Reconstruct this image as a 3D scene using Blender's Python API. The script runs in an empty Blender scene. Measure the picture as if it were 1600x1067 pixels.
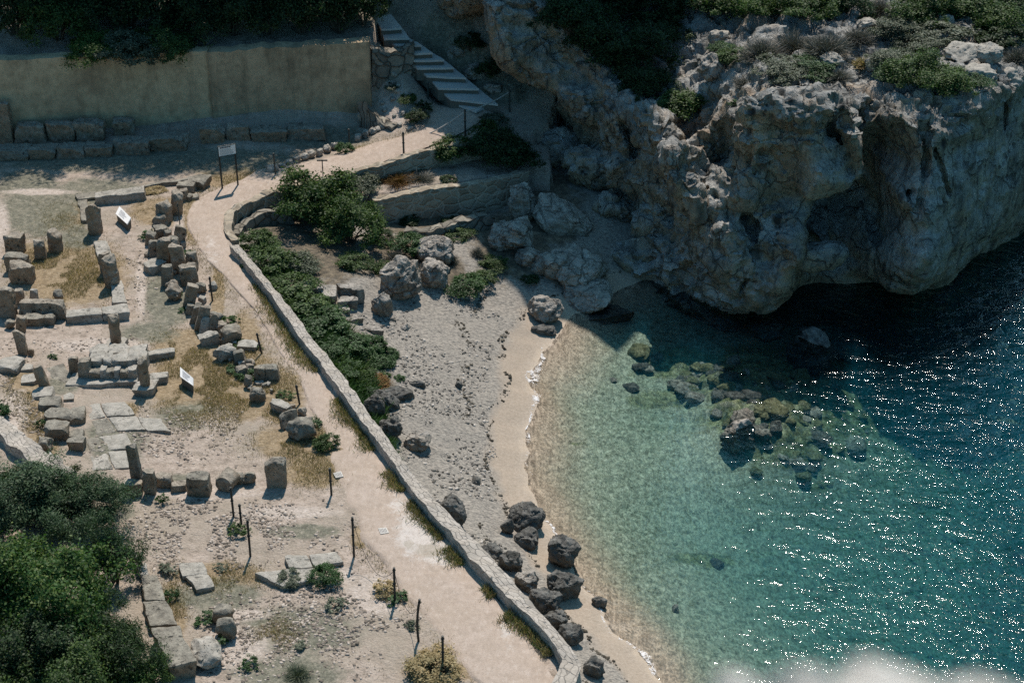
import bpy, bmesh, math, random
import numpy as np
from mathutils import Vector, Matrix, Euler
R = math.radians
scene = bpy.context.scene
COL = scene.collection
rng = np.random.default_rng(7)
random.seed(7)

# ------------------------------------------------------------------ camera
H, PITCH, F = 27.5, R(31.0), 2663.0
CAM = np.array([0.0, 0.0, H])
FW = np.array([0, math.cos(PITCH), -math.sin(PITCH)])
UP = np.array([0, math.sin(PITCH), math.cos(PITCH)])
RT = np.array([1.0, 0, 0])
cam = bpy.data.cameras.new("camera")
cam.sensor_width = 36.0
cam.lens = F / 1600 * 36
cam.clip_end = 2000
cam.dof.use_dof = True
cam.dof.focus_distance = 47.0
cam.dof.aperture_fstop = 2.4
camo = bpy.data.objects.new("camera", cam)
camo.location = CAM
camo.rotation_euler = (math.pi / 2 - PITCH, 0, 0)
COL.objects.link(camo)
scene.camera = camo

def ray(px, py):
    return RT * ((px - 800) / F) + UP * (-(py - 533.5) / F) + FW
def P(px, py, z):
    d = ray(px, py); t = (z - H) / d[2]
    return CAM + d * t
def PY(px, py, Y):
    d = ray(px, py); t = Y / d[1]
    return CAM + d * t
def proj(p):
    q = np.asarray(p, float) - CAM
    zc = q @ FW
    return 800 + F * (q @ RT) / zc, 533.5 - F * (q @ UP) / zc, zc

# ------------------------------------------------------------------ numpy noise
_T = np.random.default_rng(11).random((64, 64, 64)).astype(np.float32) * 2 - 1
def vnoise(p):
    p = np.asarray(p, np.float64)
    i = np.floor(p).astype(np.int64); f = p - i
    f = f * f * f * (f * (f * 6 - 15) + 10)
    a = i & 63; b = (i + 1) & 63
    x0, y0, z0 = a[..., 0], a[..., 1], a[..., 2]; x1, y1, z1 = b[..., 0], b[..., 1], b[..., 2]
    fx, fy, fz = f[..., 0], f[..., 1], f[..., 2]
    c00 = _T[x0, y0, z0] * (1 - fx) + _T[x1, y0, z0] * fx
    c10 = _T[x0, y1, z0] * (1 - fx) + _T[x1, y1, z0] * fx
    c01 = _T[x0, y0, z1] * (1 - fx) + _T[x1, y0, z1] * fx
    c11 = _T[x0, y1, z1] * (1 - fx) + _T[x1, y1, z1] * fx
    return (c00 * (1 - fy) + c10 * fy) * (1 - fz) + (c01 * (1 - fy) + c11 * fy) * fz
def fbm(p, oct=4, lac=2.03, gain=0.5, ridge=False):
    p = np.asarray(p, float); s = 0; a = 1.0
    for k in range(oct):
        n = vnoise(p + 17.3 * k)
        s = s + a * ((1 - 2 * np.abs(n)) if ridge else n)
        p = p * lac; a *= gain
    return s
_J = np.random.default_rng(5).random((32, 32, 32, 6)).astype(np.float32)
def facets(p, cell, seed=0, crease=.12):
    """fractured rock: each irregular cell is a tilted plane; returns an offset in units of the cell, with creases between cells"""
    p = np.asarray(p, float) / cell + seed * 7.31; i = np.floor(p).astype(np.int64); f = p - i
    n = len(p); d1 = np.full(n, 9.0); d2 = np.full(n, 9.0); off = np.zeros(n)
    for a in (-1, 0, 1):
        for b in (-1, 0, 1):
            for c in (-1, 0, 1):
                q = i + np.array([a, b, c]); j = _J[q[:, 0] & 31, q[:, 1] & 31, q[:, 2] & 31]
                r = f - np.array([a, b, c]) - j[:, :3]; d = np.sqrt((r * r).sum(1))
                o = ((j[:, 3:] - .5) * r).sum(1) * 1.1 + (j[:, 3] - .5) * .5
                m = d < d1; d2 = np.where(m, d1, np.minimum(d2, d)); off = np.where(m, o, off); d1 = np.where(m, d, d1)
    return off - crease * smooth(.10, 0, d2 - d1)
def smooth(e0, e1, x):
    t = np.clip((x - e0) / (e1 - e0), 0, 1)
    return t * t * (3 - 2 * t)

class TPS:
    def __init__(self, xy, z, reg=0.02):
        xy = np.asarray(xy, float); z = np.asarray(z, float); n = len(xy)
        self.xy = xy
        d = np.linalg.norm(xy[:, None] - xy[None], axis=2)
        K = self.k(d) + reg * np.eye(n)
        Q = np.hstack([np.ones((n, 1)), xy])
        A = np.zeros((n + 3, n + 3)); A[:n, :n] = K; A[:n, n:] = Q; A[n:, :n] = Q.T
        self.w = np.linalg.solve(A, np.concatenate([z, np.zeros(3)]))
    @staticmethod
    def k(d):
        return np.where(d > 1e-9, d * d * np.log(np.maximum(d, 1e-9)), 0)
    def __call__(self, x, y):
        x = np.asarray(x, float); y = np.asarray(y, float)
        s = self.w[-3] + self.w[-2] * x + self.w[-1] * y
        for (a, b), w in zip(self.xy, self.w):
            s = s + w * self.k(np.hypot(x - a, y - b))
        return s

def inside(poly, x, y):
    x = np.asarray(x, float); y = np.asarray(y, float)
    c = np.zeros(np.broadcast(x, y).shape, bool)
    n = len(poly)
    for i in range(n):
        x0, y0 = poly[i]; x1, y1 = poly[(i + 1) % n]
        if y0 == y1: continue
        k = ((y0 > y) != (y1 > y)) & (x < (x1 - x0) * (y - y0) / (y1 - y0) + x0)
        c ^= k
    return c
def seg_dist(poly, x, y, closed=False):
    d = np.full(np.broadcast(x, y).shape, 1e9)
    n = len(poly)
    for i in range(n if closed else n - 1):
        ax, ay = poly[i]; bx, by = poly[(i + 1) % n]
        L = (bx - ax) ** 2 + (by - ay) ** 2 + 1e-12
        t = np.clip(((x - ax) * (bx - ax) + (y - ay) * (by - ay)) / L, 0, 1)
        d = np.minimum(d, np.hypot(x - ax - t * (bx - ax), y - ay - t * (by - ay)))
    return d
def resample(pts, n):
    pts = np.asarray(pts, float)
    s = np.concatenate([[0], np.cumsum(np.linalg.norm(np.diff(pts, axis=0), axis=1))])
    t = np.linspace(0, s[-1], n)
    return np.stack([np.interp(t, s, pts[:, k]) for k in range(pts.shape[1])], 1)

# ------------------------------------------------------------------ objects
def mesh_obj(name, verts, faces, mat=None, parent=None, smooth_deg=None, loc=None):
    me = bpy.data.meshes.new(name)
    verts = np.asarray(verts, np.float32)
    if isinstance(faces, np.ndarray):
        n, k = faces.shape
        me.vertices.add(len(verts)); me.vertices.foreach_set("co", verts.ravel())
        me.loops.add(n * k); me.loops.foreach_set("vertex_index", faces.astype(np.int32).ravel())
        me.polygons.add(n)
        me.polygons.foreach_set("loop_start", np.arange(0, n * k, k, dtype=np.int32))
        me.update(calc_edges=True); me.validate()
    else:
        me.from_pydata(verts.tolist(), [], faces); me.update()
    if smooth_deg is not None:
        me.polygons.foreach_set("use_smooth", np.ones(len(me.polygons), bool))
        if smooth_deg < 180: me.set_sharp_from_angle(angle=R(smooth_deg))
    o = bpy.data.objects.new(name, me)
    if mat: me.materials.append(mat)
    COL.objects.link(o)
    if parent: o.parent = parent
    if loc is not None: o.location = loc
    return o
def tag(o, label, cat, group=None, kind=None):
    if label: o["label"] = label
    if cat: o["category"] = cat
    if group: o["group"] = group
    o["kind"] = kind or "thing"
    return o
def empty(name, loc, rz=0.0, scale=None):
    o = bpy.data.objects.new(name, None); o.empty_display_size = 0.2
    o.location = loc; o.rotation_euler = (0, 0, rz)
    if scale is not None: o.scale = scale
    COL.objects.link(o); return o
def grid_faces(nu, nv, flip=False, wrap=False):
    u = np.arange(nu if wrap else nu - 1); v = np.arange(nv - 1)
    U, V = np.meshgrid(u, v, indexing="ij"); U2 = (U + 1) % nu
    q = np.stack([U * nv + V, U2 * nv + V, U2 * nv + V + 1, U * nv + V + 1], -1).reshape(-1, 4)
    return q[:, ::-1] if flip else q

# ------------------------------------------------------------------ material helper
class N:
    def __init__(self, name):
        self.m = bpy.data.materials.new(name); self.m.use_nodes = True
        self.t = self.m.node_tree; self.t.nodes.clear()
        self.out = self.t.nodes.new("ShaderNodeOutputMaterial")
    def n(self, typ, **kw):
        x = self.t.nodes.new("ShaderNode" + typ)
        for k, v in kw.items(): setattr(x, k, v)
        return x
    def l(self, a, b): self.t.links.new(a, b)
    def put(self, sock, v):
        if isinstance(v, bpy.types.NodeSocket): self.l(v, sock)
        elif v is not None:
            if isinstance(v, tuple) and len(v) == 3 and sock.type == "RGBA": v = (*v, 1)
            sock.default_value = v
    def coord(self, which="Object", scale=None, rot=None):
        o = self.n("TexCoord").outputs[which]
        if scale is None and rot is None: return o
        mp = self.n("Mapping"); self.l(o, mp.inputs[0])
        if scale: mp.inputs["Scale"].default_value = scale
        if rot: mp.inputs["Rotation"].default_value = rot
        return mp.outputs[0]
    def noise(self, vec, scale, detail=5, rough=0.6, dist=0.0):
        x = self.n("TexNoise"); self.l(vec, x.inputs["Vector"])
        x.inputs["Scale"].default_value = scale; x.inputs["Detail"].default_value = detail
        x.inputs["Roughness"].default_value = rough; x.inputs["Distortion"].default_value = dist
        return x.outputs["Fac"]
    def voro(self, vec, scale, feature="F1", out="Distance", rand=1.0):
        x = self.n("TexVoronoi", feature=feature); self.l(vec, x.inputs["Vector"])
        x.inputs["Scale"].default_value = scale; x.inputs["Randomness"].default_value = rand
        return x.outputs[out]
    def ramp(self, fac, stops):
        x = self.n("ValToRGB"); self.l(fac, x.inputs[0])
        e = x.color_ramp.elements
        while len(e) < len(stops): e.new(0.5)
        for i, (p, c) in enumerate(stops):
            e[i].position = p
            e[i].color = (*c, 1) if isinstance(c, tuple) else (c, c, c, 1)
        return x.outputs[0]
    def mix(self, fac, a, b, mode="MIX"):
        x = self.n("Mix", data_type="RGBA", blend_type=mode)
        self.put(x.inputs[0], fac); self.put(x.inputs[6], a); self.put(x.inputs[7], b)
        return x.outputs[2]
    def math(self, op, a, b=None, clamp=False):
        x = self.n("Math", operation=op, use_clamp=clamp)
        self.put(x.inputs[0], a)
        if b is not None: self.put(x.inputs[1], b)
        return x.outputs[0]
    def rng(self, v, a, b, c=0.0, d=1.0):
        x = self.n("MapRange"); x.clamp = True
        self.put(x.inputs[0], v)
        for i, q in enumerate((a, b, c, d)): x.inputs[i + 1].default_value = q
        return x.outputs[0]
    def attr(self, name, out="Color"):
        x = self.n("Attribute", attribute_name=name); return x.outputs[out]
    def sep(self, c):
        x = self.n("SeparateColor"); self.l(c, x.inputs[0]); return x.outputs
    def bump(self, h, strength=0.5, dist=0.05, normal=None):
        x = self.n("Bump"); x.inputs["Strength"].default_value = strength; x.inputs["Distance"].default_value = dist
        self.l(h, x.inputs["Height"])
        if normal: self.l(normal, x.inputs["Normal"])
        return x.outputs[0]
    def principled(self, color, rough=0.9, normal=None, spec=0.2):
        b = self.n("BsdfPrincipled")
        self.put(b.inputs["Base Color"], color); self.put(b.inputs["Roughness"], rough)
        b.inputs["Specular IOR Level"].default_value = spec
        if normal: self.l(normal, b.inputs["Normal"])
        return b.outputs[0]
    def done(self, surf=None, vol=None):
        if surf: self.l(surf, self.out.inputs["Surface"])
        if vol: self.l(vol, self.out.inputs["Volume"])
        return self.m
    def objrand(self):
        return self.n("ObjectInfo").outputs["Random"]
    def normz(self):
        g = self.n("NewGeometry"); s = self.n("SeparateXYZ"); self.l(g.outputs["Normal"], s.inputs[0])
        return s.outputs[2]
    def pos(self):
        return self.n("NewGeometry").outputs["Position"]

# ------------------------------------------------------------------ world, sun, view
SUN_EL, SUN_AZ = R(58), R(7)            # the sun stands beyond the bay, a little to the right
w = bpy.data.worlds.new("World"); scene.world = w; w.use_nodes = True
nt = w.node_tree
sky = nt.nodes.new("ShaderNodeTexSky"); sky.sky_type = 'NISHITA'; sky.sun_disc = False
sky.sun_elevation = SUN_EL; sky.sun_rotation = SUN_AZ
bg = nt.nodes["Background"]; nt.links.new(sky.outputs[0], bg.inputs[0]); bg.inputs[1].default_value = 0.094
tint = nt.nodes.new("ShaderNodeMix"); tint.data_type = 'RGBA'; tint.blend_type = 'MULTIPLY'; tint.inputs[0].default_value = 1.0
tint.inputs[7].default_value = (.50, .96, 1.02, 1); nt.links.new(sky.outputs[0], tint.inputs[6]); nt.links.new(tint.outputs[2], bg.inputs[0])
sun = bpy.data.lights.new("sun", 'SUN'); sun.energy = 4.2; sun.angle = R(0.5); sun.color = (1.0, 0.91, 0.81)
so = bpy.data.objects.new("sun", sun); COL.objects.link(so)
sd = Vector((math.sin(SUN_AZ) * math.cos(SUN_EL), math.cos(SUN_AZ) * math.cos(SUN_EL), math.sin(SUN_EL)))
so.rotation_euler = sd.to_track_quat('Z', 'Y').to_euler(); so.location = (10, 60, 60)
vs = scene.view_settings
vs.view_transform = 'Standard'; vs.look = 'None'; vs.gamma = 1.0; vs.exposure = 0.30
cy = scene.cycles
cy.use_denoising = False
cy.max_bounces = 6; cy.diffuse_bounces = 2; cy.glossy_bounces = 3; cy.transparent_max_bounces = 24
cy.transmission_bounces = 4; cy.volume_bounces = 0
cy.sample_clamp_indirect = 4.0; cy.sample_clamp_direct = 0.0
cy.caustics_reflective = False; cy.caustics_refractive = False

# ------------------------------------------------------------------ terrain heights
TZ = 2.5
def CP(lst):
    xy = []; z = []
    for px, py, zz in lst:
        p = P(px, py, zz); xy.append(p[:2]); z.append(zz)
    return xy, z
_t = [(-100, 1067, 2.6), (200, 1067, 2.5), (500, 1067, 2.5), (800, 1067, 2.5), (0, 800, 2.7), (300, 800, 2.5), (600, 800, 2.5),
      (-50, 600, 2.9), (60, 560, 2.6), (200, 600, 2.5), (400, 600, 2.5), (0, 430, 2.5), (200, 430, 2.5), (350, 430, 2.5), (0, 300, 2.5),
      (200, 280, 2.5), (360, 330, 2.5), (420, 275, 2.5), (0, 225, 2.5), (250, 220, 2.5), (450, 215, 2.5), (560, 190, 2.6), (500, 262, 2.53),
      (560, 240, 2.58), (640, 222, 2.68), (700, 205, 2.8), (760, 185, 2.95), (735, 172, 3.05), (690, 178, 2.95), (800, 175, 3.0), (870, 170, 3.0),
      (597, 105, 4.0), (632, 112, 3.9), (606, 150, 3.35), (645, 150, 3.3), (605, 195, 2.72), (655, 192, 2.85), (590, 178, 2.8),
      (722, 152, 2.95), (705, 132, 3.1), (680, 112, 3.45), (655, 92, 3.85), (630, 70, 4.3), (605, 45, 4.7), (760, 140, 3.4), (790, 130, 3.6), (705, 85, 4.2), (660, 45, 4.9),
      (720, 30, 5.2), (560, 20, 5.6)]
xy, z = CP(_t)
for a, b, c in [(-30, 20, 2.6), (0, 18, 2.5), (-40, 40, 3.2), (-30, 52, 2.6), (8, 20, 2.5), (0, 75, 8), (-8, 75, 8)]:
    xy.append((a, b)); z.append(c)
HT = TPS(xy, z, 0.05)
_s = [(870, 530, 0), (832, 600, 0), (818, 680, 0), (828, 770, 0), (862, 850, 0), (905, 915, 0), (962, 985, 0), (1030, 1060, 0),
      (905, 545, -.16), (868, 680, -.16), (885, 800, -.16), (960, 930, -.2), (1020, 980, -.2),
      (960, 620, -.6), (960, 740, -.6), (980, 860, -.6), (1080, 980, -.7), (1050, 660, -.95), (1080, 820, -1.2), (1180, 940, -1.6),
      (1150, 570, -.7), (1250, 610, -.8), (1180, 660, -.42), (1160, 640, -.45), (1210, 640, -.5), (1280, 690, -1.1), (1300, 800, -2.0), (1300, 950, -2.6), (1420, 700, -2.4),
      (1500, 800, -3.4), (1500, 950, -3.4), (1580, 680, -4.6), (1590, 900, -4.0), (1590, 480, -6), (1450, 560, -3.2), (1300, 540, -1.5), (1050, 530, -.8),
      (960, 510, -.35), (1700, 700, -7), (1700, 1000, -6), (1400, 480, -2.5),
      (790, 600, .3), (770, 700, .3), (790, 790, .3), (735, 600, .55), (720, 700, .55), (745, 780, .55), (680, 600, .9), (690, 700, .8),
      (660, 570, 1.0), (640, 640, 1.1), (810, 520, .25), (760, 500, .5), (700, 490, .8), (640, 520, 1.05), (780, 450, .6), (850, 470, .3), (870, 430, .6),
      (500, 450, 2.0), (540, 470, 1.75), (570, 500, 1.45), (590, 520, 1.25), (480, 430, 2.0), (520, 410, 1.9), (560, 440, 1.8), (620, 450, 1.35), (660, 440, 1.2),
      (690, 430, 1.1), (740, 430, .9), (680, 390, 1.25), (740, 390, 1.1), (800, 400, .9), (860, 380, 1.0), (900, 400, .7),
      (430, 400, 2.1), (450, 440, 2.1), (500, 500, 1.95), (540, 540, 1.7), (580, 570, 1.35), (600, 610, 1.2),
      (450, 345, 1.7), (520, 340, 1.6), (600, 350, 1.3), (680, 345, 1.1), (760, 330, 1.1), (830, 310, 1.3), (880, 300, 1.4),
      (830, 880, .3), (850, 930, .35), (890, 970, .35), (940, 1030, .4), (780, 850, .55), (650, 690, 1.0), (610, 650, 1.2)]
xy, z = CP(_s)
for a, b, c in [(4, 18, .8), (8, 20, -.6), (2, 24, 1.0), (20, 20, -4), (40, 30, -9), (45, 60, -12), (30, 52, -8)]:
    xy.append((a, b)); z.append(c)
HS = TPS(xy, z, 0.03)

# parapet wall traced as two top edges, rim of the upper path and the lower walls
PZ = 2.86
PAR_IN = [(359, 382), (376, 400), (398, 427.5), (427, 465), (439, 485), (463, 520), (502, 568), (540, 622), (574, 668), (607, 712), (646, 767), (683, 811),
          (700, 828), (733, 868), (766, 902), (800, 937), (833, 967), (868, 1006), (880, 1028), (872, 1048), (862, 1068)]
PAR_OUT = [(373, 381), (387, 399), (413, 430), (440, 464), (452, 480), (481, 520), (510, 553), (540, 592), (590, 665), (625, 712), (666, 765), (702, 803),
           (728, 831), (766, 868), (783, 887), (800, 904), (850, 962), (893, 1012), (909, 1036), (903, 1056), (893, 1078)]
RIM = [(361, 377, 2.6), (353, 366, 2.6), (349, 354, 2.6), (353, 337, 2.6), (359, 329, 2.6), (371, 322, 2.6), (392, 311, 2.6), (413, 303, 2.6), (439, 296, 2.6), (490, 282, 2.6),
       (545, 268, 2.64), (590, 256, 2.7), (631, 245, 2.76), (680, 230, 2.85), (735, 214, 2.95), (787, 199, 3.05)]
W2 = [(579, 307), (629, 298), (674, 290), (737, 283), (775, 276), (820, 264)]
par_in = np.array([P(a, b, PZ) for a, b in PAR_IN]); par_out = np.array([P(a, b, PZ) for a, b in PAR_OUT])
par_mid = (resample(par_in, 60) + resample(par_out, 60)) / 2
rim = np.array([P(a, b, c) for a, b, c in RIM])
rim_off = rim.copy()
_d = np.gradient(rim[:, :2], axis=0); _d /= np.linalg.norm(_d, axis=1)[:, None]
RIMN = np.stack([_d[:, 1], -_d[:, 0]], 1)          # towards the sea
w2 = np.array([P(a, b, 2.22) for a, b in W2])
_edge = [tuple(p[:2]) for p in par_mid[::-1]] + [tuple(p[:2] + n * 0.12) for p, n in zip(rim, RIMN)]
_cl = [tuple(P(860, 185, 3.0)[:2]), (4, 70), (4, 95), (-45, 95), (-45, 5), (2.0, 5), (1.6, 20)]
TERR = [(_edge[0][0] + .1, _edge[0][1] - 1.5)] + _edge + _cl
TERR2 = [tuple(p[:2] + n * 0.1) for p, n in zip(rim[9:], RIMN[9:])] + [tuple(P(860, 215, 2.3)[:2]), tuple(P(860, 262, 2.2)[:2])] + \
        [tuple(p[:2] + np.array([0, 0.12])) for p in w2[::-1]] + [tuple(P(540, 300, 2.2)[:2])]
YW = [P(-420, 232, TZ)[:2], P(0, 215, TZ)[:2], P(335, 199, TZ)[:2], P(582, 186, TZ)[:2]]
HILL = [tuple(p + np.array([0, .25])) for p in YW] + [(YW[-1][0] + .1, 58.6), (YW[-1][0] + .3, 95), (-60, 95), (-60, YW[0][1])]

def height(x, y, detail=True):
    x = np.asarray(x, float); y = np.asarray(y, float)
    t = inside(TERR, x, y); t2 = inside(TERR2, x, y); hl = inside(HILL, x, y)
    hs = HS(x, y); ht = HT(x, y)
    hh = 5.15 + 0.12 * np.maximum(y - 57, 0) + 0.0 * x
    if detail:
        q = np.stack([x, y, np.zeros_like(x)], -1)
        n1 = fbm(q * 0.45, 3); n2 = fbm(q * 2.1 + 9, 3); n3 = fbm(q * 5 + 3, 2)
        under = smooth(0.2, -0.6, hs)
        rocky = smooth(1.3, 2.6, np.abs(x - 9.5)) * 0
        ex = np.exp(-(((x - 7.4) / 2.6) ** 2 + ((y - 43.6 + 0.25 * (x - 7)) / 2.0) ** 2))   # submerged rocky shelf
        hs = hs + 0.045 * n1 + 0.03 * n2 * (1 - 0.5 * under) + ex * (0.18 * n2 + 0.15 * n3) - 0.0 * rocky
        ht = ht + 0.03 * n1 + 0.018 * n2 + 0.008 * n3 + smooth(2.75, 3.4, ht) * 0.10 * n2
        hh = hh + 0.15 * n1 + 0.08 * n2
    h = np.where(t, ht, np.where(t2, 2.16 + 0.05 * (n2 if detail else 0), hs))
    return np.where(hl, hh, h)
def hit(px, py, z0=None):
    d = ray(px, py)
    if z0 is not None: return P(px, py, z0)
    ts = np.linspace(25, 95, 700)
    pts = CAM + ts[:, None] * d
    hz = height(pts[:, 0], pts[:, 1], False)
    k = np.argmax(pts[:, 2] < hz)
    if k == 0: return P(px, py, 0)
    a, b = pts[k - 1, 2] - hz[k - 1], pts[k, 2] - hz[k]
    t = ts[k - 1] + (ts[k] - ts[k - 1]) * a / (a - b)
    return CAM + t * d
# ================================================================== MATERIALS OF THE SETTING
def mat_ground():
    m = N("ground_soil"); p = m.coord()
    big = m.noise(p, 0.55, 6, 0.62); mid = m.noise(p, 3.2, 6, 0.7); fine = m.noise(p, 21, 4, 0.7); grit = m.voro(p, 17)
    base = m.ramp(mid, [(0.30, (0.17, 0.138, 0.112)), (0.47, (0.335, 0.272, 0.225)), (0.70, (0.47, 0.39, 0.335))])
    base = m.mix(m.rng(big, .42, .62), base, m.mix(0.75, base, (0.30, 0.255, 0.205)))
    ch = m.sep(m.attr("zone"))
    n2 = m.noise(p, 2.6, 7, 0.75)
    def zone(c, lo=.32, hi=.64, jit=1.1):
        return m.rng(m.math("ADD", c, m.math("MULTIPLY", m.math("SUBTRACT", n2, 0.5), jit)), lo, hi)
    dry = m.ramp(m.noise(p, 9, 5, .7), [(.3, (.13, .095, .055)), (.5, (.25, .185, .11)), (.7, (.38, .295, .195))])
    col = m.mix(m.math("MULTIPLY", zone(ch[0]), .92), base, dry)
    lich_shade = m.ramp(m.noise(p, 7, 5, .7), [(.3, (.055, .06, .045)), (.5, (.13, .135, .10)), (.72, (.30, .27, .21))])  # lichen tones, also used to paint shade under the hill trees
    col = m.mix(m.math("MULTIPLY", zone(ch[1]), .85), col, lich_shade)
    pale = m.ramp(m.noise(p, 8, 5, .7), [(.3, (.32, .27, .23)), (.55, (.47, .40, .35)), (.75, (.56, .49, .445))])
    col = m.mix(zone(ch[2]), col, pale)
    col = m.mix(m.math("MULTIPLY", m.rng(fine, .55, .75), .55), col, (.10, .08, .06))
    col = m.mix(m.math("MULTIPLY", m.rng(fine, .45, .25), .4), col, (.62, .55, .48))
    h = m.math("ADD", m.math("MULTIPLY", mid, 1.2), m.math("ADD", m.math("MULTIPLY", fine, .5), m.math("MULTIPLY", grit, .35)))
    return m.done(m.principled(col, .95, m.bump(h, .8, .06)))
def mat_beach():
    m = N("beach_sand"); p = m.coord(); pos = m.pos()
    z = m.n("SeparateXYZ"); m.l(pos, z.inputs[0]); z = z.outputs[2]
    mid = m.noise(p, 1.1, 6, .65); fine = m.noise(p, 13, 6, .75); grit = m.voro(p, 24)
    mp = m.coord("Object", (1, 2.6, 1), (0, 0, R(-25)))
    streak = m.noise(mp, 8.5, 7, .78, .6)
    sand = m.ramp(fine, [(.3, (.27, .22, .17)), (.55, (.36, .295, .235)), (.8, (.45, .38, .315))])
    grav = m.ramp(streak, [(.34, (.035, .033, .03)), (.43, (.15, .14, .128)), (.56, (.325, .292, .252)), (.74, (.46, .415, .365))])
    ch = m.sep(m.attr("zone"))
    zz = m.math("ADD", z, m.math("MULTIPLY", m.math("SUBTRACT", mid, .5), .25))
    g = m.math("ADD", m.rng(zz, .24, .36), m.math("MULTIPLY", ch[0], 0.6), True)
    col = m.mix(g, sand, grav)
    soil_shade = m.ramp(m.noise(p, 5, 7, .75), [(.35, (.035, .03, .022)), (.5, (.10, .08, .055)), (.68, (.24, .19, .13))])  # dark earth that also carries painted shade of bushes and walls
    col = m.mix(m.math("MULTIPLY", m.rng(m.math("ADD", ch[2], m.math("MULTIPLY", m.math("SUBTRACT", m.noise(p, 1.8, 7, .75), .5), 1.5)), .3, .62), .9), col, soil_shade)
    wet = m.rng(zz, .05, -.04)
    col = m.mix(m.math("MULTIPLY", wet, .85), col, m.mix(.5, (.58, .475, .36), m.mix(1.0, col, (1.0, .93, .84), "MULTIPLY")))
    # seabed further out: paler sand, pebbles and dark weed on the shelf
    bed = m.ramp(m.noise(p, 6, 7, .75), [(.32, (.10, .115, .075)), (.44, (.27, .285, .205)), (.55, (.40, .41, .31)), (.7, (.56, .56, .45))])
    col = m.mix(m.rng(z, -.16, -.5), col, bed)
    weed = m.ramp(m.noise(p, 3.2, 7, .72), [(.40, (.05, .065, .03)), (.52, (.20, .21, .10)), (.66, (.42, .42, .25))])
    wm = m.rng(m.math("ADD", ch[1], m.math("MULTIPLY", m.math("SUBTRACT", m.noise(p, 1.6, 6, .7), .5), 1.2)), .3, .6)
    col = m.mix(wm, col, weed)
    h = m.math("ADD", m.math("MULTIPLY", streak, 1.0), m.math("ADD", m.math("MULTIPLY", fine, .6), m.math("MULTIPLY", grit, .3)))
    return m.done(m.principled(col, m.rng(z, -.02, .12, .35, .95), m.bump(h, .42, .04), .3))
def mat_path():
    m = N("path_gravel"); p = m.coord()
    big = m.noise(p, .8, 6, .65); mid = m.noise(p, 4, 6, .7); fine = m.noise(p, 34, 3, .7)
    col = m.ramp(mid, [(.25, (.33, .265, .218)), (.5, (.42, .34, .285)), (.75, (.49, .405, .35))])
    col = m.mix(m.rng(big, .38, .66), m.mix(.5, col, (.38, .30, .235)), col)
    ch = m.sep(m.attr("zone"))
    n2 = m.noise(p, 3.6, 9, .82)
    k = m.rng(m.math("ADD", ch[2], m.math("MULTIPLY", m.math("SUBTRACT", n2, .5), 1.9)), .42, .72)
    col = m.mix(m.math("MULTIPLY", k, .85), col, (.56, .51, .475))
    k2 = m.rng(m.math("ADD", ch[1], m.math("MULTIPLY", m.math("SUBTRACT", n2, .5), 1.3)), .42, .6)
    col = m.mix(m.math("MULTIPLY", k2, .6), col, (.30, .26, .20))
    col = m.mix(m.math("MULTIPLY", m.rng(fine, .56, .78), .45), col, (.19, .15, .115))
    scuff = m.noise(m.coord("Object", (1.8, .8, 1), (0, 0, R(24))), 5.5, 7, .78)
    col = m.mix(m.math("MULTIPLY", m.rng(scuff, .50, .68), .5), col, (.27, .215, .175))
    col = m.mix(m.math("MULTIPLY", m.rng(scuff, .46, .34), .4), col, (.58, .51, .46))
    h = m.math("ADD", m.math("ADD", mid, scuff), m.math("MULTIPLY", fine, .5))
    return m.done(m.principled(col, .95, m.bump(h, .6, .04)))
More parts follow.
